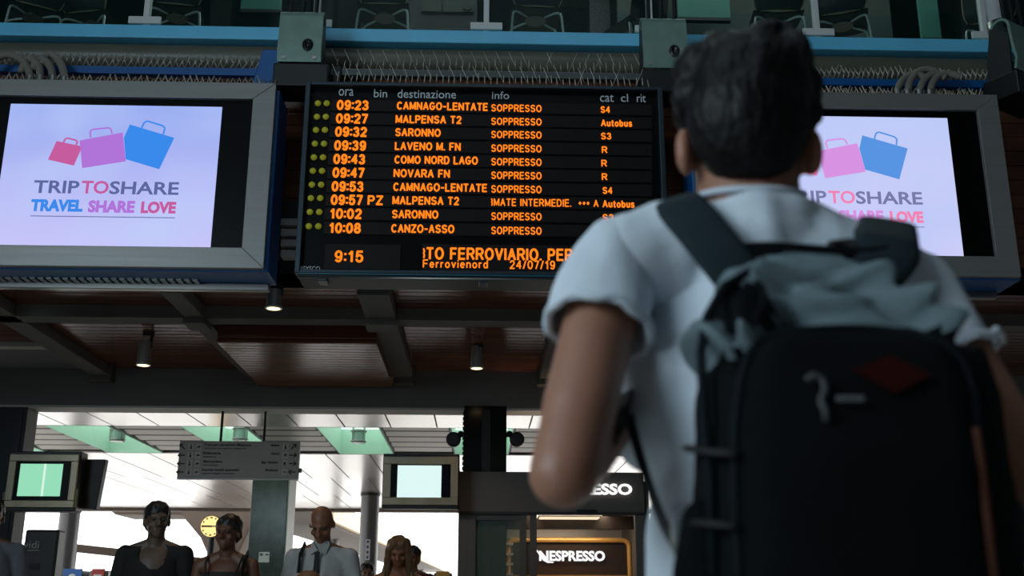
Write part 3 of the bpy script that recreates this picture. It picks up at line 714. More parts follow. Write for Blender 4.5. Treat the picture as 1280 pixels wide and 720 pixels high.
for px0, px1, nm, n in ((-70, 326, 'left', 48), (1010, 1290, 'right', 44)):
    y_ = 88 if nm == 'left' else 104
    xa, xb = P(px0, y_, 7.32).x, P(px1, y_, 7.32).x
    g = thing('support_bar', ((xa+xb)/2, 7.34, zs0), 'blue support bar over the %s screen, spikes standing along it' % nm, 'support bar')
    MB().box(xa, xb, 7.32, 7.38, zs0, zs1).build('bar', M['blue'], g, bevel=.004)
    X = xb-.02 if nm == 'left' else xb-.35
    bk = MB(); bk.prism([(X-.02, 7.2, zs0-.16), (X+.05, 7.2, zs1+.09), (X+.42, 7.2, zs1+.11), (X+.42, 7.2, zs1+.03), (X+.22, 7.2, zs1-.02), (X+.24, 7.2, zs0-.16)], (0, .16, 0))
    bk.build('corner_plate', M['blue'], g, bevel=.008)
    spikes('crossed bird spikes on the blue bar over the %s screen' % nm, xa+.03, xb-.03, n, 7.345, zs1, .115, 'v')
    cx = XC-S if nm == 'left' else XC+S
    spikes('crossed bird spikes along the top edge of the %s screen' % nm, max(cx-1.05, xa), cx+1.05, n, 7.1, 4.61, .12, 'v')
def conduit(pts, Y, label):
    zl = pts[-1][1]; w_ = [P(a, b, Y+max(0, (zl-b))*.0035) for a, b in pts]; t = []
    for i in range(len(w_)-1):       # rounded run through the points
        p0, p1, p2, p3 = w_[max(i-1, 0)], w_[i], w_[i+1], w_[min(i+2, len(w_)-1)]
        for k in range(5):
            u = k/5; t.append(.5*((2*p1)+(p2-p0)*u+(2*p0-5*p1+4*p2-p3)*u*u+(3*p1-p0-3*p2+p3)*u**3))
    t.append(w_[-1])
    r = thing('cable_conduit', t[-1], label, 'conduit', 'flexible conduits entering the screens')
    MB().tube(t, .027, 12).build('conduit_hose', M['conduit'], r, smooth=True)
    e = t[-1]; MB().cyl(e-Vector((0, 0, .02)), e+Vector((0, 0, .03)), .034, seg=14).build('gland', M['steel'], r)
conduit([(-20, 82), (0, 71), (14, 69), (30, 78), (37, 92), (37, 101)], 7.08, 'flexible grey conduit, first from the left of four entering the left screen')
conduit([(26, 90), (33, 76), (40, 75), (49, 84), (50, 101)], 7.09, 'flexible grey conduit, second from the left of four entering the left screen')
conduit([(40, 88), (48, 75), (55, 74), (64, 86), (66, 101)], 7.1, 'flexible grey conduit, third from the left of four entering the left screen')
conduit([(50, 82), (58, 70), (66, 69), (76, 80), (80, 93), (80, 102)], 7.11, 'flexible grey conduit, rightmost of four entering the left screen')
conduit([(1160, 98), (1144, 93), (1131, 98), (1124, 107), (1122, 117)], 7.11, 'flexible grey conduit, leftmost of four entering the right screen')
conduit([(1172, 92), (1160, 87), (1146, 91), (1137, 103), (1135, 118)], 7.1, 'flexible grey conduit, second from the left of four entering the right screen')
conduit([(1182, 98), (1170, 92), (1158, 97), (1151, 108), (1150, 118)], 7.09, 'flexible grey conduit, third from the left of four entering the right screen')
conduit([(1200, 96), (1184, 92), (1172, 96), (1165, 106), (1163, 118)], 7.08, 'flexible grey conduit, rightmost of four entering the right screen')
# louvre beside the board, under the blue frame
lv = thing('louvre', (P(362, 300, 7.6).x, 7.62, 3.45), 'grey louvre in the gap between left screen and departure board', 'louvre')
for i in range(4):
    a, b = P(352, 284+i*13, 7.65), P(374, 276+i*13, 7.65)
    MB().box(a.x, b.x, 7.6, 7.70, a.z, b.z).build('blade', M['pale'], lv, bevel=.003)
MB().box(a.x-.02, b.x+.02, 7.70, 7.719, 3.45, 4.02).build('back_plate', M['dark'], lv)

# ---------------------------------------------------------------- ceiling spotlights of the soffit
def spot(px, py, Y, L, label, power=14):
    c = P(px, py, Y); r = thing('ceiling_spotlight', (c.x, Y, SOF), label, 'spotlight', 'small spotlights under the dark board ceiling')
    MB().cyl((c.x, Y, c.z), (c.x, Y, c.z+L), .058, .05, seg=20).build('can', M['lampbody'], r, auto=True)
    MB().tube(arc((c.x, Y, c.z), .056, 0, 2*PI, 20, (1, 0, 0), (0, 1, 0))[:-1], .008, 6, closed=True).build('rim', M['chrome'], r, smooth=True)
    MB().cyl((c.x, Y, c.z-.006), (c.x, Y, c.z+.004), .046, seg=20).build('lit_lens', M['lampwarm'], r)
    MB().bar((c.x+.05, Y, c.z+L*.7), (c.x+.05, Y, SOF), .025, .012).build('yoke', M['dark'], r)
    MB().cyl((c.x+.02, Y, SOF-.03), (c.x+.02, Y, SOF), .05, seg=16).build('ceiling_rose', M['dark'], r)
    l = bpy.data.lights.new('spot_glow', 'SPOT'); l.energy = power; l.color = (1, .74, .45); l.spot_size = 1.7; l.spot_blend = .6; l.shadow_soft_size = .04
    o = bpy.data.objects.new('spot_glow', l); COL.objects.link(o); o.location = (c.x, Y, c.z-.02)
spot(179, 456, 9.4, .21, 'small lit spotlight hanging on a stem left of the boxed-down board panel')
spot(342, 385, 7.85, .14, 'small lit spotlight close under the corner between left screen and departure board')
spot(596, 460, 9.73, .2, 'small lit spotlight right of the boxed-down board panel')
# ---------------------------------------------------------------- second hall: metal ceiling with green rooflights
CZ2 = 3.15
CY = [LY1, P(400, 534, Z=CZ2).y, P(400, 567.5, Z=CZ2).y, P(400, 636, Z=CZ2).y]
cl = MB(); rb = MB(); jt = MB()
def planks(y0, y1, step, off):
    X = -16+off
    while X < 16:
        cl.box(X+.009, X+step-.009, y0, y1, CZ2, CZ2+.02); X += step
planks(CY[0], CY[1]-.02, .55, .1)
yy = CY[2]+.03; k = 0
while yy < CY[3]-.1:
    y2 = min(yy+3.0, CY[3]); planks(yy, y2-.01, .62, .2+.31*(k % 2)); yy = y2; k += 1
structure(cl.build('ceiling_metal', M['metalceil']))
jt.box(-16, 16, CY[0], CY[3], CZ2+.021, CZ2+.05)
xc0 = (P(400, 535, Z=CZ2).x, P(475, 535, Z=CZ2).x); xc1 = (P(420, 567, Z=CZ2).x, P(492, 567, Z=CZ2).x)
gx0 = (xc0[0]+xc1[0])/2; gx1 = (xc0[1]+xc1[1])/2; pitch = (P(400, 535, Z=CZ2).x-P(66, 535, Z=CZ2).x)/2
structure(sbox('ceiling_back', M['concrete'], -16, 16, LY1, CY[3], 3.62, 3.75))
lb_ = MB(); lb_.box(-16, 16, CY[0], CY[1], CZ2+.022, CZ2+.04); lb_.box(-16, 16, CY[2]+.0, CY[3], CZ2+.022, CZ2+.04)
for i in range(-9, 9):
    a0, a1 = gx0+i*pitch, gx1+i*pitch; b1 = a0+pitch
    if not -3 <= i <= 1: a1 = a0-.03      # plain ribbed field beyond the rooflights
    n = 5
    for j in range(n):
        y0 = CY[1]+.03+(CY[2]-CY[1]-.06)*j/n; y1 = CY[1]+.03+(CY[2]-CY[1]-.06)*(j+.55)/n
        pr = [(a1+.03, y0, CZ2+.03), (a1+.03, y0+(y1-y0)*.85, CZ2+.006), (a1+.03, y1, CZ2+.03)]
        rb.prism(pr, (b1-a1-.06, 0, 0))
    lb_.box(a1, b1, CY[1], CY[2], CZ2+.031, CZ2+.045)
structure(rb.build('ceiling_ribs', M['rib']))
structure(lb_.build('ceiling_void', M['dark']))
names = {-3: 'at the dark left pillar', -2: 'above the left small monitor', -1: 'behind the hanging direction sign', 0: 'right of the hanging sign', 1: 'beside the black marble pillar'}
for i in range(-3, 2):
    a0, a1 = gx0+i*pitch, gx1+i*pitch
    r = thing('rooflight', ((a0+a1)/2, CY[1], 3.3), 'green rooflight recess in the metal ceiling, '+names[i], 'rooflight', 'green rooflights of the metal ceiling')
    MB().box(a0, a1, CY[1], CY[2], 3.5, 3.52).build('green_pane', M['skylight'], r)
    s_ = MB(); s_.box(a0, a1, CY[2]-.02, CY[2], CZ2, 3.5); s_.box(a0, a1, CY[1], CY[1]+.02, CZ2, 3.5)
    s_.box(a0, a0+.015, CY[1]+.02, CY[2]-.02, CZ2, 3.5); s_.box(a1-.015, a1, CY[1]+.02, CY[2]-.02, CZ2, 3.5)
    s_.build('recess_side', M['coffer'], r)
    if i > -3 and i < 1:
        px, py = {-2: (146, 552), -1: (300, 551), 0: (448, 554)}[i]
        c = P(px, py, 13.9)
        l = thing('glass_pendant', (c.x, c.y, 3.5), 'small glass lamp hanging in the green rooflight '+names[i], 'pendant lamp', 'glass lamps in the rooflights')
        MB().cyl((c.x, c.y, c.z), (c.x, c.y, c.z+.17), .085, .085, 20).build('glass_shade', mat('frosted_lamp', (150, 170, 165), .25, var=.1), l, auto=True)
        f = MB()
        for k in range(4):
            an = PI/4+k*PI/2; X, Y = c.x+.1*math.cos(an), c.y+.1*math.sin(an); f.cyl((X, Y, c.z), (X, Y, 3.5), .007, seg=6)
        for z in (c.z+.02, c.z+.15): f.tube(arc((c.x, c.y, z), .1, 0, 2*PI, 20, (1, 0, 0), (0, 1, 0))[:-1], .008, 6, closed=True)
        f.build('wire_frame', M['steel'], l)
sbox('wall_second_hall_right', M['plaster'], 9, 9.2, LY1, 24, 0, 3.7)
sbox('trim_hall_end', M['brown'], -16, 16, CY[3], CY[3]+.25, CZ2-.06, 3.75)
# green marble pillar; a white sheet paints the bright reflection on its right side
a, b = P(313, 640, 15.6), P(358, 640, 15.6)
mp_ = thing('pillar', ((a.x+b.x)/2, 15.9, 0), 'green marble pillar below the hanging sign, reflection painted pale on its right side', 'pillar')
MB().box(a.x, b.x, 15.6, 16.2, 0, CZ2).build('marble_shaft', M['marble'], mp_, bevel=.006)
MB().box(b.x, b.x+.02, 15.62, 16.2, 0, CZ2).build('reflection_side', M['white'], mp_)
a, b = P(323, 703, 15.59), P(337, 690, 15.59)
pz = tag(MB().box(a.x, b.x, 15.585, 15.597, a.z, b.z).build('notice', M['white']), 'small white notice stuck on the green marble pillar', 'notice')
m_ = MB(); m_.box(a.x+.012, a.x+.055, 15.583, 15.585, b.z-.05, b.z-.02); m_.box(b.x-.055, b.x-.012, 15.583, 15.585, b.z-.045, b.z-.025); m_.build('print', M['signink'], pz)
# round columns near the end of the hall
def column(pxa, pxb, Y, label, sticker=None):
    a, b = P(pxa, 660, Y), P(pxb, 660, Y); c = (a.x+b.x)/2; rr = (b.x-a.x)/2
    r = thing('round_column', (c, Y, 0), label, 'column')
    MB().cyl((c, Y, 0), (c, Y, CZ2), rr, seg=32).build('shaft', M['steelgrey'], r, auto=True)
    MB().cyl((c, Y, CZ2-.05), (c, Y, CZ2), rr*1.08, seg=32).build('collar', M['dark'], r, auto=True)
    if sticker:
        a, b = P(sticker[0], sticker[3], Y-rr*1.02), P(sticker[1], sticker[2], Y-rr*1.02)
        s_ = MB().box(a.x, b.x, Y-rr-.012, Y-rr+.02, a.z, b.z).build('sticker', M['white'], r)
        m_ = MB()
        for k in range(4):
            z = a.z+(b.z-a.z)*(k+.5)/4; m_.ell(((a.x+b.x)/2, Y-rr-.012, z), ((b.x-a.x)*.28, .004, (b.x-a.x)*.28), seg=10, rings=6)
        m_.build('blue_dots', mat('sticker_blue', (60, 80, 140), .6), s_)
M['steelgrey'] = mat('grey_column', (96, 96, 98), .35, .3, .06, 2)
column(450, 473, 21, 'round grey column with a white sticker between bald man and long-haired woman', (456, 463, 674, 700))
column(73, 98, 21, 'round grey column with a white sticker beside the dark display', (75, 80, 675, 699))
# hanging direction sign
Y = 11.05
r = thing('direction_sign', (P(298, 551, Y).x, Y, 3.0), 'grey hanging direction sign with pictograms on two black rods', 'sign')
a, b = P(221, 597, Y), P(375, 552, Y)
sp_ = MB().box(a.x, b.x, Y, Y+.06, a.z, b.z).build('sign_plate', M['signplate'], r, bevel=.004)
MB().box(a.x, b.x, Y, Y+.06, a.z-.014, a.z-.001).build('bottom_reflection', M['white'], sp_)  # white strip paints the light reflected along the sign's underside
for px in (275, 329): c = P(px, 550, Y); MB().cyl((c.x, Y+.03, b.z-.004), (c.x, Y+.03, 3.0), .014, seg=10).build('rod', M['black'], r)
MB().box(b.x, b.x+.03, Y+.02, Y+.04, a.z+.06, a.z+.1).build('side_clip', M['black'], r)
ink = lambda f, nm: (lambda m_: (f(m_), m_.build(nm, M['signink'], sp_)))(MB())
def arrow(m_, px, py, ang, s=4.2):
    c = P(px, py, Y-.006); k = s*.0085
    d = Vector((math.cos(ang), 0, math.sin(ang))); n = Vector((-d.z, 0, d.x))
    m_.bar(c-d*k, c+d*k, .004, .011, (0, 0, 1) if abs(d.x) > .9 else (1, 0, 0))
    for s_ in (1, -1): m_.bar(c+d*k, c+d*k*.25+n*s_*k*.6, .004, .010, (d.z, 0, -d.x))
for i, py in enumerate((558.5, 569, 579.5, 590)):
    sl = -i*1.0
    ink(lambda m_: arrow(m_, 228+sl, py, PI if i else PI*.75), 'arrow')
    ink(lambda m_: arrow(m_, 367-i*.6, py, (PI*.25, 0, 0, PI)[i]), 'arrow')
    for px in (239+sl, 248.5+sl, 357-i*.4):
        a, b = P(px-4, py+4.2, Y), P(px+4, py-4.2, Y)
        bx_ = MB().box(a.x, b.x, Y-.004, Y-.0005, a.z, b.z).build('pictogram', M['signbox'], r)
        c = (a+b)/2; m_ = MB(); yk = Y-.006
        if px > 300 and i == 2: m_.box(c.x-.014, c.x+.01, yk, yk+.002, c.z-.012, c.z+.014); m_.box(c.x-.02, c.x+.02, yk, yk+.002, c.z-.022, c.z-.017)      # cup
        elif px > 300 and i == 1: m_.box(c.x-.014, c.x+.016, yk, yk+.002, c.z-.006, c.z+.012); m_.box(c.x-.012, c.x-.004, yk, yk+.002, c.z-.02, c.z-.012); m_.box(c.x+.006, c.x+.014, yk, yk+.002, c.z-.02, c.z-.012)   # trolley
        elif px > 300 and i == 3: m_.box(c.x-.015, c.x+.015, yk, yk+.002, c.z-.006, c.z+.004)
        elif px > 300 or px < 244: m_.ell((c.x, yk, c.z+.018), (.007, .002, .007), seg=10, rings=6); m_.prism([(c.x-.006, yk, c.z+.009), (c.x+.006, yk, c.z+.009), (c.x+.012, yk, c.z-.022), (c.x-.012, yk, c.z-.022)], (0, .002, 0))
        else: m_.prism([(c.x-.02, yk, c.z-.012), (c.x+.02, yk, c.z-.006), (c.x+.012, yk, c.z+.012), (c.x-.008, yk, c.z+.006)], (0, .002, 0))
        m_.build('symbol', M['signink'], bx_)
TXT = [('Treni per aeroporto Malpensa', 255, 314, 'Biglietteria', 349), ('Biglietteria', 254, 276, 'Negozi', 349), ('Metropolitana', 254, 278, 'Bar ristoro', 347), ('Deposito bagagli, automatici', 252, 299, 'Biglietti', 347)]
for i, (s, a_, b_, s2, e_) in enumerate(TXT):
    py = 556.5+i*10.4
    ink(lambda m_: (px_text(m_, s, a_, b_, py-2.2, py+2, Y-.003, bold=.02, thick=.002), px_text(m_, s.lower(), a_, b_-6, py+2.8, py+5.6, Y-.003, thick=.002)), 'lettering')
    w_ = 10 if i in (0, 1) else 20 if i == 2 else 15
    ink(lambda m_: (px_text(m_, s2, e_-w_, e_, py-1.5, py+2.4, Y-.003, bold=.02, thick=.002)), 'lettering')
# small monitors
def monitor(fr, scr, Y, label, scrmat, cable=False):
    a, b = P(fr[0], fr[3], Y), P(fr[1], fr[2], Y)
    r = thing('small_monitor', ((a.x+b.x)/2, Y, a.z), label, 'monitor')
    MB().box(a.x-.01, b.x+.01, Y+.03, Y+.2, a.z-.03, b.z+.03).build('case', M['black'], r, bevel=.008)
    t = (b.x-a.x)*.1; f = MB()
    x0, x1, z0, z1 = a.x, b.x, a.z, b.z
    f.box(x0, x1, Y, Y+.03, z1-t, z1); f.box(x0, x1, Y, Y+.03, z0, z0+t); f.box(x0, x0+t, Y, Y+.03, z0+t, z1-t); f.box(x1-t, x1, Y, Y+.03, z0+t, z1-t)
    f.build('bezel', M['warmsteel'], r, bevel=.004)
    MB().box(x0+t, x1-t, Y+.018, Y+.03, z0+t, z1-t).build('dark_surround', M['blackgloss'], r)
    a, b = P(scr[0], scr[3], Y+.012), P(scr[1], scr[2], Y+.012)
    s_ = MB().box(a.x, b.x, Y+.01, Y+.018, a.z, b.z).build('lit_screen', scrmat, r)
    if cable: c = P(54, 600, Y); MB().box(c.x-.009, c.x+.009, Y+.006, Y+.01, a.z, b.z).build('bright_line', emit('bright_line', (215, 245, 230)), s_)
    return r, (x0, x1, z0, z1)
M['warmsteel'] = mat('warm_steel', (158, 144, 122), .35, .45, .2, 3, stretch=(3, 1, .5), rvar=.1)
r, (x0, x1, z0, z1) = monitor((4, 99, 568, 634), (21, 79, 580, 620), 9.7, 'small lit green monitor beside the dark left pillar', emit('green_screen', (150, 222, 186), 1.0), True)
MB().bar((x0+.1, 9.88, z0+.2), (PILX-.12, 10.945, z0+.2), .06, .08).build('wall_arm', M['dark'], r)
MB().bar((x1+.0, 9.72, z1-.3), (x1+.0, 9.72, z0+.0), .03, .02).build('yellow_edge', mat('yellow_green_edge', (110, 110, 30), .5), r)
a, b = P(101, 637, 9.95), P(131, 574, 9.95)
r2 = thing('back_panel', (a.x, 10, a.z), 'dark slanted back of a screen right of the small green monitor', 'screen back')
MB().prism([P(100, 574, 9.92), P(132, 574, 9.92), P(120, 637, 9.92), P(98, 635, 9.92)], (0, .09, 0)).build('back_case', M['dark'], r2, bevel=.006)
MB().bar((a.x-.05, 10.06, (a.z+b.z)/2), (a.x-.6, 10.94, (a.z+b.z)/2), .05, .05).build('arm', M['dark'], r2)
r, (x0, x1, z0, z1) = monitor((478, 573, 571, 631), (496, 552, 582, 622), 10.2, 'small lit white monitor beside the coffee kiosk', emit('pale_screen', (222, 248, 246), 1.0))
MB().box(x1-.2, x1-.1, 10.4, 10.9, z0+.15, z0+.25).build('wall_arm', M['dark'], r)
MB().box(x1-.2, x1+.35, 10.82, 10.9, z0+.12, z0+.28).build('arm_foot', M['dark'], r)
# floodlights on the black pillar
for px, sx, nm in ((567, 1, 'left'), (646, -1, 'right')):
    c = P(px, 550, 10.9); 
    r = thing('floodlight', (c.x, 10.95, c.z), 'round black floodlight on the %s side of the black marble pillar' % nm, 'floodlight', 'floodlights on the black pillar')
    h = MB(); h.tube([(c.x, 10.84, c.z), (c.x, 10.85, c.z), (c.x, 10.93, c.z), (c.x, 11.0, c.z)], [.062, .075, .07, .03], 24); h.build('lamp_head', M['black'], r, smooth=True)
    MB().cyl((c.x, 10.835, c.z), (c.x, 10.842, c.z), .055, seg=24).build('lens', M['dark'], r)
    e = Vector((c.x+sx*.07, 10.97, c.z+.07)); MB().ell(e, .034, seg=14, rings=8).build('knuckle', M['black'], r, smooth=True)
    MB().bar(e, (c.x+sx*.13, 10.97, c.z+.02), .02, .02).build('arm', M['black'], r)
# coffee kiosk
KY = 10.55
def kz(py, Y=KY): return P(690, py, Y).z
def kx(px, Y=KY): return P(px, 640, Y).x
kr = thing('coffee_kiosk', (kx(690), KY+.5, 0), 'taupe coffee kiosk with glass door and white lit lettering', 'kiosk')
xr = kx(806)
fs_ = MB().box(kx(573), xr, KY, KY+.18, kz(642), kz(590)).build('fascia', M['fascia'], kr, bevel=.004)
m_ = MB(); px_text(m_, 'NESPRESSO', 676, 790, 604.5, 618.5, KY-.012, bold=.035, thick=.02); m_.build('lettering', M['lettering'], fs_)
MB().box(kx(573), xr, KY-.012, KY, kz(643), kz(640)).build('fascia_trim', M['dark'], fs_)
MB().box(kx(573), kx(584), KY+.02, KY+.14, 0, kz(642)).build('door_post', M['fascia'], kr)
MB().box(kx(583), kx(655), KY+.04, KY+.1, kz(650), kz(642)).build('door_head', M['fascia'], kr)
for x0, x1 in ((584, 595), (650, 658), (663, 671), (794, 806)): MB().box(kx(x0), kx(x1), KY+.02, KY+.12, 0, kz(643)).build('door_post', M['fascia'], kr, bevel=.004)
MB().box(kx(595), kx(650), KY+.06, KY+.075, .05, kz(650)).build('glass_pane', M['shopglass'], kr)
MB().box(kx(658), kx(663), KY+.08, KY+.09, .05, kz(643)).build('glass_pane', M['shopglass'], kr)
MB().box(kx(720), kx(746), KY-.02, KY+.02, kz(641.5), kz(637)).build('door_sensor', M['black'], kr, bevel=.004)
MB().box(kx(573), kx(580), KY+.14, 12.4, 0, kz(600)).build('side_wall', M['fascia'], kr)
MB().box(xr, xr+.05, KY+.05, 12.4, 0, kz(600)).build('side_wall', M['fascia'], kr)
MB().box(kx(573), xr+.05, 12.4, 12.5, 0, kz(620)).build('back_wall', mat('kiosk_brown', (58, 42, 32), .5), kr)
z0, z1 = P(700, 672, 12.3).z, P(700, 662, 12.3).z
MB().box(kx(640), xr, 12.3, 12.4, z0-.02, z1).build('reflection_band', M['rib'], kr)  # pale strip paints in the reflection of the ceiling and its lamp
MB().box(kx(637), xr, 11.0, 11.06, kz(661, 11.0), kz(645, 11.0)).build('dark_bulkhead', mat('kiosk_dark', (44, 33, 26), .5), kr)
a, b = P(672, 648, 10.85), P(751, 641, 10.85)
cl_ = thing('kiosk_ceiling_lamp', ((a.x+b.x)/2, 10.9, a.z), 'flat warm ceiling lamp over the kiosk door', 'lamp')
MB().box(a.x, b.x, 10.75, 11.0, a.z+.01, a.z+.04).build('lamp_housing', M['white'], cl_, bevel=.006)
MB().box(a.x+.02, b.x-.02, 10.77, 10.98, a.z+.0, a.z+.01).build('lit_panel', emit('warm_panel', (255, 226, 190), 1.1), cl_)
GY = 11.55
g = thing('coffee_display', (P(710, 700, GY).x, GY, 0), 'dark display panel with golden frame and lit white lettering in the kiosk', 'display')
a, b = P(641, 720, GY), P(783, 678, GY)
dp = MB().box(a.x, b.x, GY+.02, GY+.06, .05, b.z).build('dark_panel', mat('display_brown', (36, 24, 19), .4, var=.1), g)
xL, xR, zT = P(635, 700, GY).x, P(787, 700, GY).x, P(700, 675, GY).z; rr = .07
pth = [Vector((xL, GY, .03))]+arc((xL+rr, GY, zT-rr), rr, PI, PI/2, 6)+arc((xR-rr, GY, zT-rr), rr, PI/2, 0, 6)+[Vector((xR, GY, .03))]
MB().tube(pth, .026, 12).build('golden_frame', M['gold'], g, smooth=True)
m_ = MB(); px_text(m_, 'NESPRESSO', 674, 756, 688.5, 701.5, GY+.005, bold=.035, thick=.02)
sw = [P(670, 687, GY-.0), P(676, 694, GY-.0), P(680, 699.5, GY-.0), P(685, 702.5, GY-.0), P(692, 703, GY-.0)]
m_.tube(sw, [.006, .012, .014, .010, .004], 8, flat=1); m_.build('lettering', M['lettering'], dp)
MB().box(xL+.05, xR-.05, GY-.25, GY+.02, P(710, 718, GY).z-.05, P(710, 717, GY).z-.02).build('shelf', M['gold'], g)
l = bpy.data.lights.new('kiosk_lamp', 'AREA'); l.energy = 22; l.size = .8; l.color = (1, .8, .58)
o = bpy.data.objects.new('kiosk_lamp', l); COL.objects.link(o); o.location = (P(711, 650, 10.9).x, 10.95, 1.98)
# goods shelves seen through the kiosk glass
sh = thing('capsule_shelf', (kx(620), 11.5, 0), 'metal shelves behind the left glass pane of the kiosk', 'shelf')
for k in range(9): z = .9+k*.1; MB().box(kx(584), kx(645), 11.35, 11.6, z, z+.02).build('shelf_board', M['rib'], sh)
MB().box(kx(584), kx(645), 11.6, 11.62, .1, 1.78).build('shelf_back', M['green'], sh)
# dark display with lettering, ticket gates, clock
Y = 10.1; a, b = P(22, 740, Y), P(74, 662, Y)
vd = thing('information_column', ((a.x+b.x)/2, Y, 0), 'dark information column with grey lettering below the small green monitor', 'information column')
cs_ = MB().box(a.x, b.x, Y, Y+.18, 0, b.z).build('column_case', mat('column_brown', (52, 46, 42), .45, var=.08), vd, bevel=.02)
m_ = MB(); px_text(m_, 'vidi', 29.5, 49, 676, 685.5, Y-.004, thick=.004); m_.box(P(33, 688, Y).x, P(49, 688, Y).x, Y-.004, Y, P(40, 688.4, Y).z, P(40, 687.6, Y).z); m_.build('lettering', mat('grey_print', (200, 190, 180), .6), cs_)
a2, b2 = P(31, 712, Y), P(50, 704, Y); MB().box(a2.x, b2.x, Y-.008, Y, a2.z, b2.z).build('card_slot', M['dark'], cs_)
CK = P(264, 658, 17)
ck = thing('station_clock', CK, 'round lit yellow station clock behind the woman with the shoulder strap', 'clock')
rr = (P(277, 658, 17).x-P(250.5, 658, 17).x)/2
MB().cyl(CK+Vector((0, .0, 0)), CK+Vector((0, .16, 0)), rr*1.04, seg=40).build('clock_case', M['dark'], ck, auto=True)
cf = MB().cyl(CK+Vector((0, -.015, 0)), CK, rr*.97, seg=40).build('dial', emit('lit_dial', (255, 226, 150), 1.25), ck, auto=True)
m_ = MB()
for k in range(12):
    t = k*PI/6; d = Vector((math.sin(t), 0, math.cos(t))); m_.bar(CK+d*rr*.74+Vector((0, -.02, 0)), CK+d*rr*.88+Vector((0, -.02, 0)), .022 if k % 3 else .03, .008, (0, 1, 0))
m_.build('hour_marks', mat('clock_ink', (90, 60, 20), .6), cf)
hz = MB().bar(CK+Vector((-.12, -.024, 0)), CK+Vector((.02, -.024, .0)), .01, .026); hz.bar(CK+Vector((0, -.03, 0)), CK+Vector((.17, -.03, .0)), .01, .018); hz.build('hands', M['black'], cf)
MB().cyl(CK+Vector((0, .08, -rr)), (CK.x, 17.08, 0), .05, seg=12).build('clock_post', M['dark'], ck)
# concrete tree-shaped canopy support outside and platform roofs
CYn = 26.0
mu = thing('canopy_support', (P(277, 700, CYn).x, CYn, 0), 'brown funnel-shaped canopy support outside, the clock in front of it', 'canopy')
pts = [(140, 630), (365, 629), (365, 641), (330, 652), (312, 662), (300, 688), (297, 757), (256, 757), (258, 690), (250, 672), (226, 643), (143, 643), (136, 637)]
MB().prism([P(a_, b_, CYn) for a_, b_ in pts], (0, 1.6, 0)).build('funnel', M['brown'], mu, bevel=.05)
a, b = P(245, 629, CYn), P(300, 624, CYn)
MB().box(P(265, 629, CYn).x, P(288, 629, CYn).x, CYn+.3, CYn+1.1, a.z-.02, a.z+.5).build('top_stub', M['dark'], mu)
def roof(p0, p1, zt, wx, lb, thick=.35, mt='cream'):
    a, b = P(*p0, Z=zt), P(*p1, Z=zt)
    r = thing('platform_roof', (a.x, a.y, zt), lb, 'platform roof')
    d = b-a
    MB().prism([a, b, b+Vector((wx, 0, 0)), a+Vector((wx, 0, 0))], (0, 0, thick)).build('roof_slab', M['concrete'], r)
    MB().bar(a+Vector((0, 0, thick*.6)), b+Vector((0, 0, thick*.6)), .25, thick*.9).build('edge', M[mt], r)
    for k in (.15, .5, .85):
        c = a+d*k+Vector((wx*.5, 0, 0)); MB().cyl((c.x, c.y, 0), (c.x, c.y, zt), .12, seg=12).build('roof_post', M['steelgrey'], r)
roof((410, 656), (556, 716), 2.9, -1.6, 'cream-edged platform roof running away behind bald person and long-haired person', thick=.5)
rb2 = thing('parapet_beam', (P(60, 680, 24).x, 24, 0), 'brown level beam outside behind the person in the loose black top', 'beam')
MB().bar(P(84, 684, 24), P(285, 706, 24.0), .4, .17).build('beam_rail', M['brown'], rb2, bevel=.02)
for px in (90, 280):
    c = P(px, 690, 24); MB().box(c.x-.08, c.x+.08, 24-.08, 24+.08, 0, c.z).build('beam_post', M['brown'], rb2)
def gate(px0, px1, py, Y, col, label, bar=False):
    a, b = P(px0, py+9, Y), P(px1, py, Y); c = (a.x+b.x)/2
    r = thing('ticket_gate', (c, Y, 0), label, 'ticket gate', 'ticket gates across the second hall')
    MB().box(c-.12, c+.12, Y+.02, Y+1.3, 0, b.z-.02).build('gate_body', M['steelgrey'], r, bevel=.02)
    s_ = MB().box(a.x, b.x, Y, Y+.02, b.z-.22, b.z).build('sign_plate', col, r, bevel=.004)
    m_ = MB()
    if bar: m_.box(a.x+.03, b.x-.03, Y-.004, Y, b.z-.12, b.z-.07)
    else: m_.ell((c, Y, b.z-.11), (.05, .004, .05), seg=16, rings=8)
    m_.build('sign_symbol', M['white'], s_)
gb_, gr_ = mat('gate_blue', (30, 90, 165), .5), mat('gate_red', (170, 50, 45), .5)
gate(78, 103, 711, 14.5, gb_, 'ticket gate with a blue sign beside the dark information column')
gate(114, 131, 711, 14.5, gr_, 'ticket gate with red sign at the elbow of the person in black top', True)
gate(224, 242, 711, 14.5, gr_, 'ticket gate with a red sign between the two leftmost standing people', True)
gate(434, 449, 711, 14.5, gb_, 'ticket gate with a blue sign right of the bald man')
gate(545, 562, 714, 14.5, mat('gate_ochre', (190, 140, 60), .5), 'ticket gate with an ochre sign right of the long-haired woman')
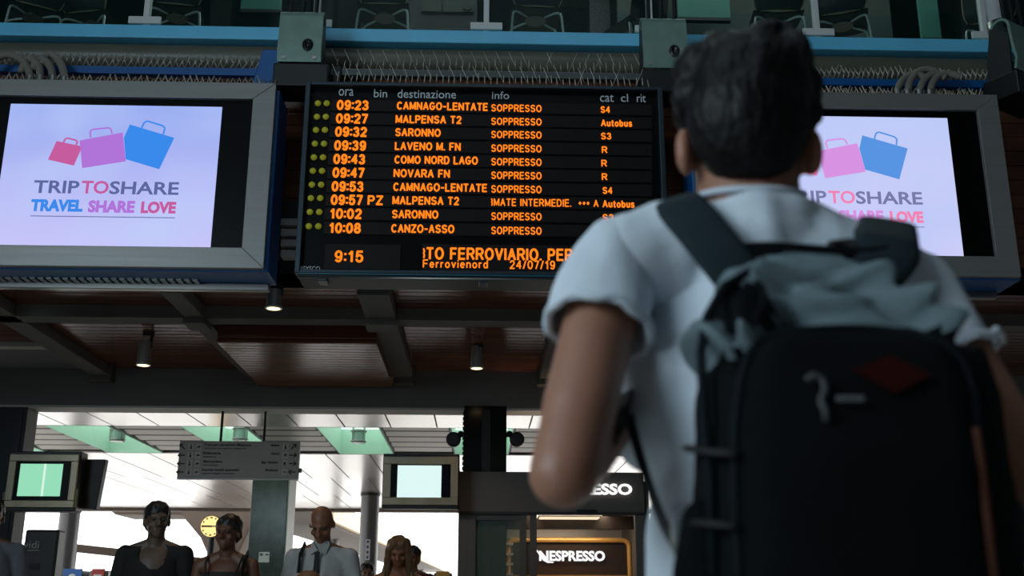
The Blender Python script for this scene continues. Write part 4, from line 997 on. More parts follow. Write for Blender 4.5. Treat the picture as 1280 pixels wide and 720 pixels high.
# ---------------------------------------------------------------- people
def skin(name, rgb): return mat(name, rgb, .5, var=.08, scale=30, sss=.12)
def hand(mb, w, d, n, t, curl, s=1.0):
    """palm, four fingers of unequal length and a thumb; d along the hand, n out of the palm, t towards the thumb"""
    w, d, n, t = Vector(w), Vector(d).normalized(), Vector(n).normalized(), Vector(t).normalized()
    for i in range(4):
        k = w+d*(.088-.006*abs(i-1))*s+t*(.033-.0225*i)*s
        mb.cap(w+d*.012*s+t*(.018-.012*i)*s, k, .0135*s, .0115*s, 10)
        p = k; L = (.95, 1.05, .98, .78)[i]; dd = d; ax = d.cross(n)
        for j, l in enumerate((.042, .027, .021)):
            a = curl[j]; dd = (Matrix.Rotation(a, 3, ax) @ dd)
            q = p+dd*l*L*s; mb.cap(p, q, (.0092-.0008*j)*s, (.0086-.0009*j)*s, 10); p = q
    b = w+d*.022*s+t*.026*s; e = b+(d*.55+t*.7+n*.35).normalized()*.042*s; f = e+(d*.8+t*.1+n*.5).normalized()*.03*s
    mb.cap(b, e, .0145*s, .011*s, 10); mb.cap(e, f, .0105*s, .009*s, 10)
def head_blob(mb, c, R, s=1.0, ear=True, bald=False):
    """R maps local axes (x left-right, -y face, z up)"""
    c = Vector(c); T = lambda x, y, z: c+R @ (Vector((x, y, z))*s)
    mb.ell(T(0, .012, .03), (.076*s, .095*s, .088*s), R.to_3x3() if hasattr(R, 'to_3x3') else R)
    mb.ell(T(0, -.015, -.035), (.062*s, .072*s, .078*s), R)
    mb.ell(T(0, -.062, -.092), (.026*s, .02*s, .02*s), R)
    mb.cap(T(0, -.086, .012), T(0, -.108, -.028), .009*s, .0145*s, 10)
    for sx in (-1, 1):
        mb.ell(T(sx*.014, -.096, -.031), (.009*s, .01*s, .008*s), R)
        mb.cap(T(sx*.014, -.084, .026), T(sx*.048, -.07, .024), .009*s, .008*s, 8)
        mb.ell(T(sx*.042, -.058, -.03), (.022*s, .02*s, .02*s), R)
        if ear: mb.ell(T(sx*.079, .015, -.008), (.011*s, .02*s, .033*s), R)
    mb.cap(T(-.02, -.08, -.062), T(.02, -.08, -.062), .0075*s, .0075*s, 8)
    mb.cap(T(-.016, -.078, -.074), T(.016, -.078, -.074), .008*s, .008*s, 8)
def person(label, px, py, Y, H, face=0, tilt=0, arms=None, top=(60, 50, 44), legs=(40, 42, 50), hair=None, hairkind='short', skinrgb=(120, 84, 62),
           neck='round', sleeves='short', build=1.0, extra=None, seed=0, group=None, turnhead=0):
    q = P(px, py, Y); s = q.z/1.755; Rz = Matrix.Rotation(face, 3, 'Z'); base = Vector((q.x, Y, 0))
    W = lambda x, y, z: base+Rz @ (Vector((x, y, z))*s)
    r = thing('person', base, label, 'person', group)
    sk = skin('skin_%d' % seed, skinrgb); b = MB()
    hc = Vector((0, -.012-.05*math.sin(tilt), 1.628)); RH = Rz @ Matrix.Rotation(turnhead, 3, 'Z') @ Matrix.Rotation(tilt, 3, 'X')
    head_blob(b, W(*hc), RH, s)
    b.cap(W(0, .02, 1.44), W(0, .0, 1.57), .058*s*build, .054*s, 14)
    sh = .185*build
    arms = arms or {}
    J = {}
    for sd, k in ((-1, 'r'), (1, 'l')):
        J[k] = arms.get(k, [(sd*sh, .01, 1.415), (sd*(sh+.05), .02, 1.12), (sd*(sh+.06), -.05, .87)])
        a = [W(*p) for p in J[k]]
        b.limb(a, [.05*s, .039*s, .026*s]); b.cap(W(sd*.05, .015, 1.475), a[0], .04*s, .048*s)
        d = (a[2]-a[1]).normalized(); up_ = Vector((0, 0, 1)); t = Rz @ Vector((0, -1, 0)); t = (t-d*t.dot(d))
        if t.length < .3: t = Rz @ Vector((-sd, 0, .3)); t = t-d*t.dot(d)
        n = d.cross(t)*(1 if sd < 0 else -1)
        hd_ = arms.get('h'+k, (.35, .5, .4)); hand(b, a[2], d, n, t, hd_, s*.98)
    def torso(mb, g):
        mb.ell(W(0, .01, 1.29), ((.165*build+g)*s, (.11*build+g)*s, (.19+g)*s), Rz); mb.ell(W(0, .005, 1.08), ((.145*build+g)*s, (.105*build+g)*s, (.19+g)*s), Rz)
        mb.ell(W(0, .005, .93), ((.16*build+g)*s, (.112*build+g)*s, (.13+g)*s), Rz)
        for sd in (-1, 1): mb.cap(W(sd*.06, .015, 1.44), W(sd*(sh-.02), .012, 1.41), (.042+g)*s, (.05+g)*s)
    torso(b, 0)
    Lj = {}
    for sd in (-1, 1):
        Lj[sd] = [W(sd*.088, .01, .9), W(sd*.1, -.01, .5), W(sd*.105, .02, .09)]
        b.limb(Lj[sd], [.08*s, .052*s, .036*s]); b.cap(W(sd*.105, .03, .045), W(sd*.12, -.13, .04), .04*s, .032*s)
    body = link('body', blob(b, .0085*s, 3, 'body', mats=sk), r)
    for sd in (-1, 1):
        c_ = W(*hc)+RH @ (Vector((sd*.031, -.072, .008))*s); e = MB(); e.ell(c_, .0125*s, seg=12, rings=8); e.build('eye', M['eye'], body, smooth=True)
    # clothes
    tm = mat('top_%d' % seed, top, .85, var=.12, scale=14, bump=.3, bscale=40)
    t = MB(); torso(t, .014)
    if sleeves != 'none':
        for sd, k in ((-1, 'r'), (1, 'l')):
            a = [W(*p) for p in J[k]]
            if sleeves == 'long': t.limb(a, [.064*s, .052*s, .038*s])
            else: t.cap(a[0], a[0].lerp(a[1], .55), .064*s, .06*s)
    if neck == 'collar': t.cap(W(0, .025, 1.44), W(0, .01, 1.5), .066*s, .064*s)
    def wr(co, no):
        nz = noise.noise(co*9)*.006+noise.noise(Vector((co.x*22, co.y*22, co.z*7)))*.004
        return co+no*nz
    cut = [(W(0, 0, .86), Vector((0, 0, -1)))]
    if neck == 'tank': cut.append((W(0, 0, 1.375), Vector((0, 0, 1))))
    tme = blob(t, .009*s, 4, 'top', wr, tm, cut)
    if neck == 'v':
        bq = bmesh.new(); bq.from_mesh(tme); c1, c2 = W(.0, -.09, 1.44), W(.02, -.11, 1.38)
        bmesh.ops.delete(bq, geom=[v for v in bq.verts if (v.co-c1).length < .095*s or (v.co-c2).length < .06*s], context='VERTS'); bq.to_mesh(tme); bq.free()
    tp = link('top', tme, r)
    if neck == 'tank':
        for sd in (-1, 1): MB().tube([W(sd*.1, -.115, 1.36), W(sd*.115, -.085, 1.43), W(sd*.115, -.02, 1.475), W(sd*.115, .06, 1.45), W(sd*.1, .12, 1.37)], .011*s, 8, flat=.6).build('shoulder_strap', tm, tp, smooth=True)
    if neck == 'collar':
        for sd in (-1, 1): MB().prism([W(sd*.004, -.092, 1.455), W(sd*.05, -.085, 1.43), W(sd*.066, -.04, 1.5), W(sd*.05, -.045, 1.515)], Rz @ Vector((0, .008, 0))).build('collar', tm, tp)
    l_ = MB(); l_.ell(W(0, .005, .92), (.172*build*s, .124*build*s, .12*s), Rz)
    for sd in (-1, 1): l_.limb([Lj[sd][0], Lj[sd][1], Lj[sd][2]], [.09*s, .066*s, .056*s])
    link('trousers', blob(l_, .012*s, 3, 'trousers', wr, mat('trousers_%d' % seed, legs, .85), [(W(0, 0, .07), Vector((0, 0, -1)))]), r)
    for sd in (-1, 1):
        f = MB(); f.cap(W(sd*.105, .04, .05), W(sd*.12, -.14, .042), .05*s, .042*s)
        link('shoe', blob(f, .009*s, 2, 'shoe', None, M['dark'], [(W(0, 0, .003), Vector((0, 0, -1)))]), r)
    # hair
    if hair:
        h = MB(); hm = mat('hair_%d' % seed, hair, .5, var=.3, scale=60, stretch=(1, 1, .15)); HT = lambda x, y, z: W(*hc)+RH @ (Vector((x, y, z))*s)
        h.ell(HT(0, .022, .05), (.087*s, .102*s, .084*s), RH)
        h.ell(HT(0, .06, .0), (.076*s, .055*s, .08*s), RH)
        for sx in (-1, 1): h.cap(HT(sx*.03, -.05, .085), HT(sx*.074, .0, .02), .022*s, .014*s)
        if hairkind == 'bun': h.ell(HT(0, .115, .045), (.04*s, .038*s, .04*s), RH)
        if hairkind == 'tied':
            h.ell(HT(0, .1, -.03), (.035*s, .05*s, .04*s), RH)
            for sx in (-1, 1): h.cap(HT(sx*.07, .0, .05), HT(sx*.074, .03, -.02), .02*s, .018*s)
        if hairkind == 'long':
            for sx in (-1, 1):
                h.limb([HT(sx*.03, -.05, .09), HT(sx*.074, -.03, .03), HT(sx*.088, -.03, -.09), HT(sx*.1, -.05, -.2), HT(sx*.1, -.07, -.3)], [x*s for x in (.03, .032, .036, .038, .025)])
                h.limb([HT(sx*.05, .06, .05), HT(sx*.07, .06, -.1), HT(sx*.08, .06, -.28)], [x*s for x in (.05, .05, .035)])
            h.limb([HT(0, .07, .05), HT(0, .075, -.12), HT(0, .075, -.3)], [x*s for x in (.06, .06, .045)])
        def hw(co, no): return co+no*(noise.noise(Vector((co.x*40, co.y*40, co.z*9)))*.007)
        link('hair', blob(h, .0075*s, 2, 'hair', hw, hm), r)
    if extra: extra(r, W, s, J, Rz)
    return r
M['eye'] = mat('eye', (60, 50, 46), .2)
M['strap'] = mat('black_strap', (14, 14, 15), .7)
def strap(r, pts, wd=.035, th=.008, mt='strap', name='bag_strap'):
    m_ = MB(); m_.tube(pts, wd/2, 10, flat=th/wd*2); return m_.build(name, M[mt], r, smooth=True)

def ex_top(r, W, s, J, Rz): pass
person('person with cropped dark hair in a loose black top, standing left of the clock', 199, 627, 7.4, 1.78, face=.1, top=(24, 21, 19), hair=(26, 20, 16), hairkind='short', skinrgb=(96, 74, 60), neck='v', sleeves='short', build=1.0, seed=1, turnhead=.3)
def ex_w(r, W, s, J, Rz):
    strap(r, [W(.13, -.14, 1.0), W(.135, -.135, 1.25), W(.14, -.09, 1.42), W(.14, .0, 1.485), W(.135, .09, 1.42), W(.13, .15, 1.15)], .07)
    b = MB(); b.ell(W(.14, .2, .98), (.15*s, .07*s, .16*s)); link('shoulder_bag', blob(b, .012, 2, 'bag', None, M['strap']), r)
person('person with tied-back hair and tank top, black strap on one shoulder, beside the clock', 287, 643, 7.2, 1.66, face=-.05, top=(44, 36, 34), hair=(34, 22, 16), hairkind='tied', skinrgb=(104, 64, 44), neck='tank', sleeves='none', build=.95, seed=2, extra=ex_w, turnhead=-.15)
def ex_b(r, W, s, J, Rz):
    t = MB(); pts = [(-.02, 1.445), (.02, 1.445), (.014, 1.415), (.033, 1.05), (.0, 1.01), (-.033, 1.05), (-.014, 1.415)]
    ys = lambda z: -.112-.018*math.sin(max(0, min(1, (1.45-z)/.45))*PI)
    t.prism([W(x, ys(z)-.012, z) for x, z in pts], Rz @ Vector((0, .012, 0))); t.build('necktie', M['strap'], r, bevel=.003)
    strap(r, [W(-.11, -.15, .98), W(-.115, -.148, 1.2), W(-.12, -.1, 1.42), W(-.12, .0, 1.49), W(-.12, .09, 1.43), W(-.11, .14, 1.2)], .065)
    bb = MB(); bb.ell(W(0, .2, 1.15), (.15*s, .08*s, .22*s)); link('rucksack', blob(bb, .012, 2, 'bag', None, M['strap']), r)
arms_b = dict(r=[(-.185, .01, 1.415), (-.25, .03, 1.13), (-.075, -.25, 1.27)], l=[(.185, .01, 1.415), (.25, .03, 1.13), (.075, -.25, 1.27)], hr=(.6, .9, .6), hl=(.6, .9, .6))
rb_ = person('bald person in white shirt and black tie, head bent over both hands', 405, 632, 7.5, 1.76, face=-.12, tilt=.55, arms=arms_b, top=(165, 160, 156), skinrgb=(130, 84, 60), neck='collar', sleeves='long', build=1.02, seed=3, extra=ex_b)
arms_l = dict(r=[(-.17, .01, 1.40), (-.40, .02, 1.235), (-.2, -.2, 1.06)], l=[(.17, .01, 1.40), (.22, -.04, 1.12), (.08, -.24, 1.1)], hr=(.5, .7, .5), hl=(.5, .7, .5))
person('person with long fair hair, head bent, elbow out, right of the round grey column', 499, 671, 8.6, 1.62, face=.0, tilt=.4, arms=arms_l, top=(168, 140, 120), hair=(112, 80, 54), hairkind='long', skinrgb=(150, 96, 66), neck='tank', sleeves='none', build=.92, seed=4)
person('person in a maroon shirt half hidden behind the one with long fair hair', 516, 682, 11.2, 1.74, face=-.25, top=(96, 34, 36), hair=(52, 38, 28), skinrgb=(150, 96, 66), seed=5)
person('person with dark hair seen low between bald person and long-haired person', 459, 703, 11.6, 1.5, face=.2, top=(60, 60, 66), hair=(30, 22, 18), skinrgb=(140, 92, 66), seed=6)
person('person in a grey T-shirt cut off by the left edge of the picture', -9, 622, 7.3, 1.78, face=.5, top=(96, 98, 104), hair=(24, 20, 18), skinrgb=(110, 78, 60), seed=7, neck='round')
# ---------------------------------------------------------------- the man with the backpack, seen from behind
MY = 1.25
base = Vector((P(960, 500, MY).x, MY, 0))
mn = thing('person', base, 'dark-haired person in a white T-shirt seen from behind, carrying the backpack', 'person')
skm = skin('skin_man', (150, 104, 84))
_n = skm.node_tree.nodes['Principled BSDF']; _n.inputs['Subsurface Weight'].default_value = .35; _n.inputs['Subsurface Radius'].default_value = (.02, .005, .003)
HC = P(932, 150, MY+.03)           # head centre
RH = Matrix.Rotation(PI-.06, 3, 'Z')    # facing away from the camera
b = MB(); sH = .93
head_blob(b, HC, RH, sH, ear=False)
NB = P(937, 238, MY+.02)
b.cap(NB+Vector((0, .0, -.06)), HC+Vector((0, .015, -.05)), .066, .064, 16)
# ears, low on the head as seen from below
for px, sx in ((856, -1), (1014, 1)):
    e = P(px, 190, MY+.015)
    b.ell(e, (.012, .021, .034), Matrix.Rotation(sx*.35, 3, 'Z'))
SL, SR = P(768, 328, MY+.01), P(1142, 372, MY+.01)
TC = P(955, 330, MY+.03).x
XA, XB_ = P(764, 450, MY+.06).x+.20, P(806, 620, MY+.06).x+.168
EL = P(705, 592, MY-.10); ER = P(1285, 610, MY-.04)
WL = P(806, 470, MY+.22); WR = Vector((P(1104, 276, MY+.06).x+.075, MY+.25, 1.2))
b.limb([SL, EL], [.046, .038]); b.limb([EL, WL], [.037, .025])
b.limb([SR, ER], [.05, .042]); b.limb([ER, WR], [.04, .027])
b.cap(SL.lerp(EL, .35), SL.lerp(EL, .75), .043, .042); b.cap(SR.lerp(ER, .35), SR.lerp(ER, .75), .049, .046)
b.cap(EL.lerp(WL, .1), EL.lerp(WL, .4), .039, .036)
for sd, w_, e_ in ((-1, WL, EL), (1, WR, ER)):
    d = Vector((-sd*.5, .05, .85)).normalized(); n = Vector((0, -1, 0)); n = (n-d*n.dot(d)).normalized(); t = n.cross(d)
    if t.z < 0: t = -t
    hand(b, w_, d, n, t, (1.0, 1.35, .9), 1.0)
def torso_m(mb, g):
    cx = TC; y = MY+.06
    mb.ell((XA, y, 1.36), (.186+g, .112+g, .155+g)); mb.ell((XB_+.01, y, 1.26), (.15+g, .105+g, .16+g)); mb.ell((XB_, y, 1.12), (.152+g, .106+g, .2+g)); mb.ell((XB_+.005, y, .97), (.158+g, .115+g, .14+g))
    for S_ in (SL, SR):
        mb.cap(Vector((cx+(.04 if S_ is SR else -.07), MY+.03, NB.z-.075)), S_.lerp(Vector((cx, MY+.03, S_.z)), .12), .048+g, .046+g)
    mb.ell((XA, y-.05, 1.36), (.15+g, .05+g, .1+g))
torso_m(b, 0)
hips = {}
for sd in (-1, 1):
    hips[sd] = [Vector((TC+sd*.092, MY+.06, .92)), Vector((TC+sd*.105, MY+.07, .5)), Vector((TC+sd*.11, MY+.05, .09))]
    b.limb(hips[sd], [.086, .056, .04]); b.cap((TC+sd*.11, MY+.03, .045), (TC+sd*.13, MY+.2, .04), .042, .033)
body = link('body', blob(b, .006, 4, 'body', mats=skm), mn)
for sx in (-1, 1):
    e = MB(); e.ell(HC+RH @ Vector((sx*.031, -.075, .008)), .0125, seg=12, rings=8); e.build('eye', M['eye'], body, smooth=True)
# T-shirt
t = MB(); torso_m(t, .014); t.cap(NB+Vector((.002, .0, -.088)), NB+Vector((.004, .01, -.17)), .080, .11); t.ell((XB_+.005, MY+.06, .93), (.176, .13, .15)); t.ell((NB.x+.004, NB.y+.0, NB.z-.045), (.078, .070, .036)); t.ell((TC+.01, MY+.02, NB.z-.11), (.14, .075, .06))
def sleeve_end(S_, E_, f): return S_.lerp(E_, f)
def shirt_warp(co, no):
    v = noise.noise(Vector((co.x*16+co.z*5, co.y*10, co.z*5)))*.013+noise.noise(Vector((co.x*40, co.y*30, co.z*9)))*.0025
    # long drag folds from the shoulder down the back
    v += .006*math.sin((co.x-co.z*.25)*75+2*noise.noise(co*7))*max(0, min(1, (1.42-co.z)*6))
    return co+no*(v+.008)
cl_ = []
for S_, E_ in ((SL, EL), (SR, ER)): pass
me = blob(t, .006, 4, 'shirt', shirt_warp, mat('white_cotton', (200, 208, 218), .85, var=.04, scale=10, bump=.25, bscale=300))
# open hem, neckline and sleeve ends
bmx = bmesh.new(); bmx.from_mesh(me)
def drop(test):
    bmesh.ops.delete(bmx, geom=[v for v in bmx.verts if test(v.co)], context='VERTS')
bmesh.ops.bisect_plane(bmx, geom=bmx.verts[:]+bmx.edges[:]+bmx.faces[:], plane_co=(0, 0, .88), plane_no=(0, 0, -1), clear_outer=True)
ends = [(S_.lerp(E_, .36), (E_-S_).normalized()) for S_, E_ in ((SL, EL), (SR, ER))]
bmx.to_mesh(me); bmx.free()
sh = link('t_shirt', me, mn)
so = sh.modifiers.new('cloth', 'SOLIDIFY'); so.thickness = .003; so.offset = -1
for (h, ax), S_, E_ in zip(ends, (SL, SR), (EL, ER)):
    sv = MB(); sv.cap(S_.lerp(Vector((XA, S_.y+.02, S_.z+.03)), .3), S_, .05, .053); sv.cap(S_, S_.lerp(E_, .6), .053, .055)
    link('sleeve', blob(sv, .006, 4, 'sleeve', shirt_warp, me.materials[0], [(h, ax)]), sh)
    u = ax.cross(Vector((0, 1, 0))).normalized(); v = ax.cross(u)
    rr = .061
    ring = [h-ax*.004+u*(math.cos(a*PI/14)*rr)+v*(math.sin(a*PI/14)*rr)+ax*(.004*math.sin(a*1.7)) for a in range(28)]
    MB().tube(ring, .0055, 8, closed=True).build('sleeve_hem', me.materials[0], sh, smooth=True)
ring = [NB+Vector((math.cos(a*PI/16)*.066, .002+math.sin(a*PI/16)*.062, -.009+.012*math.sin(a*PI/16))) for a in range(32)]
MB().tube(ring, .0045, 8, closed=True).build('neck_band', me.materials[0], sh, smooth=True)
# trousers and shoes
l_ = MB(); l_.ell((XB_+.005, MY+.06, .93), (.158, .112, .13))
for sd in (-1, 1): l_.limb(hips[sd], [.09, .072, .062])
link('trousers', blob(l_, .012, 3, 'trousers', None, mat('dark_jeans', (34, 40, 54), .85), [(Vector((0, 0, .06)), Vector((0, 0, -1)))]), mn)
for sd in (-1, 1):
    f = MB(); f.cap((TC+sd*.11, MY+.02, .05), (TC+sd*.13, MY+.21, .042), .052, .042)
    link('shoe', blob(f, .009, 2, 'shoe', None, M['dark'], [(Vector((0, 0, .003)), Vector((0, 0, -1)))]), mn)
# hair: flat crown, tapered nape, a tuft standing up right of the middle
h = MB()
def H(px, py, dy=0): return P(px, py, MY+.01+dy)
h.ell(H(933, 118, .004), (.084, .096, .078)); h.ell(H(935, 150, -.034), (.077, .066, .085))
h.ell(H(940, 186, -.03), (.058, .05, .045))
for px, py, r_ in ((872, 84, .034), (905, 74, .038), (945, 66, .036), (985, 74, .035), (1002, 104, .028), (862, 120, .026), (1007, 140, .022)): h.ell(H(px, py, .0), r_)
h.limb([H(925, 60), H(955, 42), H(978, 33)], [.022, .017, .010]); h.limb([H(985, 55), H(975, 38), H(958, 28)], [.016, .011, .005]); h.limb([H(945, 55), H(966, 37), H(985, 38)], [.016, .012, .006]); h.limb([H(990, 60), H(985, 45), H(965, 34)], [.018, .013, .006])
h.limb([H(1000, 75), H(1003, 55), H(992, 42)], [.02, .014, .006])
h.limb([H(880, 75), H(905, 60), H(935, 50)], [.02, .017, .01])
h.limb([H(857, 110, .01), H(853, 150, .02), H(858, 172, .02)], [.016, .012, .007]); h.limb([H(1013, 115, .01), H(1014, 150, .02), H(1011, 168, .02)], [.014, .011, .007])
h.ell(HC+RH @ Vector((0, -.03, .085)), (.055, .05, .035)); h.ell(HC+RH @ Vector((0, -.055, .075)), (.05, .03, .028))
def hw(co, no):
    sw = Vector(((co.x-HC.x)*55+noise.noise(co*18)*2.5, (co.y-HC.y)*40, (co.z-HC.z)*16))
    top = max(0, min(1, (co.z-HC.z)*14))
    return co+no*(noise.noise(sw*.6)*(.002+.006*top)+noise.noise(sw*2.0)*.0016)
hairm = mat('dark_hair', (7, 6, 6), .5, spec=.22, var=.4, scale=90, stretch=(1, 1, .25), bump=.5, bscale=120)
link('hair', blob(h, .0045, 2, 'hair', hw, hairm), mn)

# ---------------------------------------------------------------- the backpack
PYB = 1.03      # back face
pk = thing('backpack', (P(1065, 600, PYB).x, 1.1, .8), 'dark grey-green backpack with orange side piping worn by the person in the white T-shirt', 'backpack')
cloth = mat('pack_cloth', (98, 112, 117), .78, spec=.15, var=.18, scale=18, bump=.35, bscale=380)
panel = mat('pack_panel', (10, 12, 14), .9, var=.2, scale=25, bump=.4, bscale=420, spec=.08)
trimm = mat('pack_trim', (9, 17, 22), .8, spec=.15, var=.15)
def lerp_tab(tab, z):
    for (a, *va), (b_, *vb) in zip(tab, tab[1:]):
        if a <= z <= b_:
            u = (z-a)/(b_-a); return [p*(1-u)+q*u for p, q in zip(va, vb)]
    return list(tab[0][1:] if z < tab[0][0] else tab[-1][1:])
Zp = lambda py, Y=1.06: P(1050, py, Y).z
Xp = lambda px, py, Y=1.06: P(px, py, Y).x
# z, left x, right x, back y (towards the camera), front y
zT = Zp(322, 1.14)
tab = [(.82, Xp(919, 720), Xp(1240, 720), 1.06, 1.17), (.86, Xp(894, 720), Xp(1262, 720), 1.0, 1.175), (Zp(720), Xp(882, 720), Xp(1262, 720), .985, 1.18),
       (Zp(600), Xp(882, 600), Xp(1246, 600), .985, 1.18), (Zp(500), Xp(886, 500), Xp(1240, 500), 1.0, 1.18), (Zp(440), Xp(888, 440), Xp(1226, 440), 1.015, 1.18), (Zp(400), Xp(894, 400), Xp(1196, 400), 1.04, 1.18), (Zp(365), Xp(910, 365), Xp(1168, 372), 1.075, 1.18),
       (Zp(340, 1.12), Xp(925, 340), Xp(1130, 350), 1.10, 1.175), (zT-.003, Xp(975, 325), Xp(1085, 330), 1.125, 1.165)]
tab.sort(key=lambda t_: t_[0])
def ring_at(z, n=72, e=.42, infl=0):
    xl, xr, yb_, yf = lerp_tab(tab, z); cx, cy = (xl+xr)/2, (yb_+yf)/2; hx, hy = (xr-xl)/2+infl, (yf-yb_)/2+infl; o = []
    for k in range(n):
        a = 2*PI*k/n; c_, s_ = math.cos(a), math.sin(a)
        o.append(Vector((cx+hx*math.copysign(abs(c_)**e, c_), cy+hy*math.copysign(abs(s_)**e, s_), z)))
    return o
RIDGES = [([P(a_, b_, 1.07) for a_, b_ in pts], h_, w_) for pts, h_, w_ in (
 ([(985, 322), (968, 350), (962, 385), (945, 420), (928, 450)], .017, .008), ([(1010, 335), (985, 372), (966, 405)], .012, .007), ([(1005, 345), (1040, 358), (1075, 345), (1105, 352)], .011, .007),
 ([(1060, 335), (1100, 362), (1140, 385), (1180, 412)], .016, .008), ([(995, 388), (1040, 374), (1090, 372), (1130, 384)], .011, .009), ([(1130, 362), (1170, 378), (1195, 402)], .011, .008), ([(884, 395), (890, 425), (905, 450), (925, 440)], .012, .007))]
def fold(v):
    """sagging folds of the soft hood above the panel seam"""
    t_ = max(0, min(1, (v.z-Zp(445))/(zT-Zp(445)))); t_ = t_*(1.35-t_*.6)
    x = v.x-Xp(1050, 380)
    f = .012*math.sin(x*95+v.z*130+3*noise.noise(v*14))+.012*noise.noise(Vector((x*22-v.z*20, v.y*8, v.z*34)))
    f += .009*math.sin(abs(x)*60-v.z*150+2*noise.noise(v*9))
    g = 0
    for pl_, h_, w_ in RIDGES:
        dm = 1e9
        for p_, q_ in zip(pl_, pl_[1:]):
            e_ = q_-p_; tt = max(0, min(1, ((v.x-p_.x)*e_.x+(v.z-p_.z)*e_.z)/(e_.x*e_.x+e_.z*e_.z))); c_ = p_+e_*tt
            dm = min(dm, math.hypot(v.x-c_.x, v.z-c_.z))
        g += 1.7*h_*(math.exp(-(dm/w_)**2)-.45*math.exp(-((dm-w_*2)/w_)**2))
    return .35*f*t_+(g if v.y < 1.16 else 0)+.0022*noise.noise(v*28)
mbp = MB(); zs = [.82+(zT-.82)*(1-(1-i/84)**1.7) for i in range(85)]; n = 120
for z in zs:
    for v in ring_at(z, n):
        d = Vector((v.x-Xp(1060, 500), (v.y-1.1)*1.6, .0)).normalized(); mbp.v.append(tuple(v+d*fold(v)+Vector((0, 0, fold(v)*.5))))
for i in range(84):
    for k in range(n): l = (k+1) % n; mbp.f.append((i*n+k, i*n+l, (i+1)*n+l, (i+1)*n+k)); mbp.m.append(0)
mbp.f.append(tuple(range(n-1, -1, -1))); mbp.m.append(0); mbp.f.append(tuple(84*n+k for k in range(n))); mbp.m.append(0)
side = mat('pack_side', (9, 13, 15), .9, spec=.1, var=.2, scale=20, bump=.3, bscale=380)
for i_, f_ in enumerate(mbp.f):
    c_ = sum((Vector(mbp.v[k]) for k in f_), Vector())/len(f_)
    lim = Zp(452 if c_.x < Xp(940, 420) else 415)
    mesh_side = c_.x < Xp(958, 380)-max(0, (c_.z-Zp(380)))*-.25 and c_.x > Xp(900, 380) and Zp(425) < c_.z < Zp(345)
    mbp.m[i_] = 0 if c_.z > lim and c_.y < 1.16 and not mesh_side else 1
pb_ = mbp.build('pack_body', [cloth, side], pk, smooth=True)
sb_ = pb_.modifiers.new('s', 'SUBSURF'); sb_.levels = 1; sb_.render_levels = 1
# front pocket panel with an arched top, standing slightly proud of the body
def back_y(x, z):
    xl, xr, yb_, yf = lerp_tab(tab, z); cx, hx = (xl+xr)/2, (xr-xl)/2; u = min(.999, abs(x-cx)/hx)
    hy = (yf-yb_)/2; return (yb_+yf)/2-hy*(1-u**(2/.42))**(.42/2)
arch = [(922, 725), (918, 640), (918, 560), (924, 500), (934, 455), (952, 425), (985, 412), (1040, 406), (1095, 406), (1145, 414), (1180, 428), (1202, 450), (1212, 490), (1216, 560), (1222, 640), (1232, 725)]
A = [(Xp(a_, b_, 1.0), P(a_, b_, 1.0).z) for a_, b_ in arch]
def dense(A_, k=6):
    o = []
    for i in range(len(A_)-1):
        p0, p1, p2, p3 = [Vector(A_[max(0, min(len(A_)-1, i+j))]) for j in (-1, 0, 1, 2)]
        for s_ in range(k):
            u = s_/k; o.append(.5*((2*p1)+(p2-p0)*u+(2*p0-5*p1+4*p2-p3)*u*u+(3*p1-p0-3*p2+p3)*u**3))
    o.append(Vector(A_[-1])); return o
AD = dense(A)
# grid between left and right halves of the outline
apex = max(range(len(AD)), key=lambda i: AD[i].y); Lh, Rh = AD[:apex+1], AD[apex:][::-1]
def x_at(half, z):
    for p, q_ in zip(half, half[1:]):
        if min(p.y, q_.y) <= z <= max(p.y, q_.y) and abs(q_.y-p.y) > 1e-6: return p.x+(q_.x-p.x)*(z-p.y)/(q_.y-p.y)
    return half[0].x if z < half[0].y else half[-1].x
pm = MB(); zmin, zmax = .86, AD[apex].y-.0008; NR, NC = 46, 30
for i in range(NR+1):
    z = zmin+(zmax-zmin)*(1-(1-i/NR)**1.6); xl, xr = x_at(Lh, z), x_at(Rh, z)
    for j in range(NC+1):
        u = j/NC; x = xl+(xr-xl)*u; ed = min(1, min(u, 1-u)*9)*min(1, (zmax-z)/.02+.0)
        bul = .018*math.sqrt(max(0, ed))+.012*math.sin(u*PI)*min(1, (zmax-z)/.12)
        pm.v.append((x, back_y(x, z)-.004-bul+.0015*noise.noise(Vector((x*30, z*30, 1))), z))
for i in range(NR):
    for j in range(NC): a_ = i*(NC+1)+j; pm.f.append((a_, a_+1, a_+NC+2, a_+NC+1)); pm.m.append(0)
pp_ = pm.build('pocket_panel', panel, pk, smooth=True)
so = pp_.modifiers.new('t', 'SOLIDIFY'); so.thickness = .006; so.offset = -1
MB().tube([Vector((p.x, back_y(p.x, p.y)-.008, p.y)) for p in AD], .0048, 8).build('panel_piping', trimm, pp_, smooth=True)
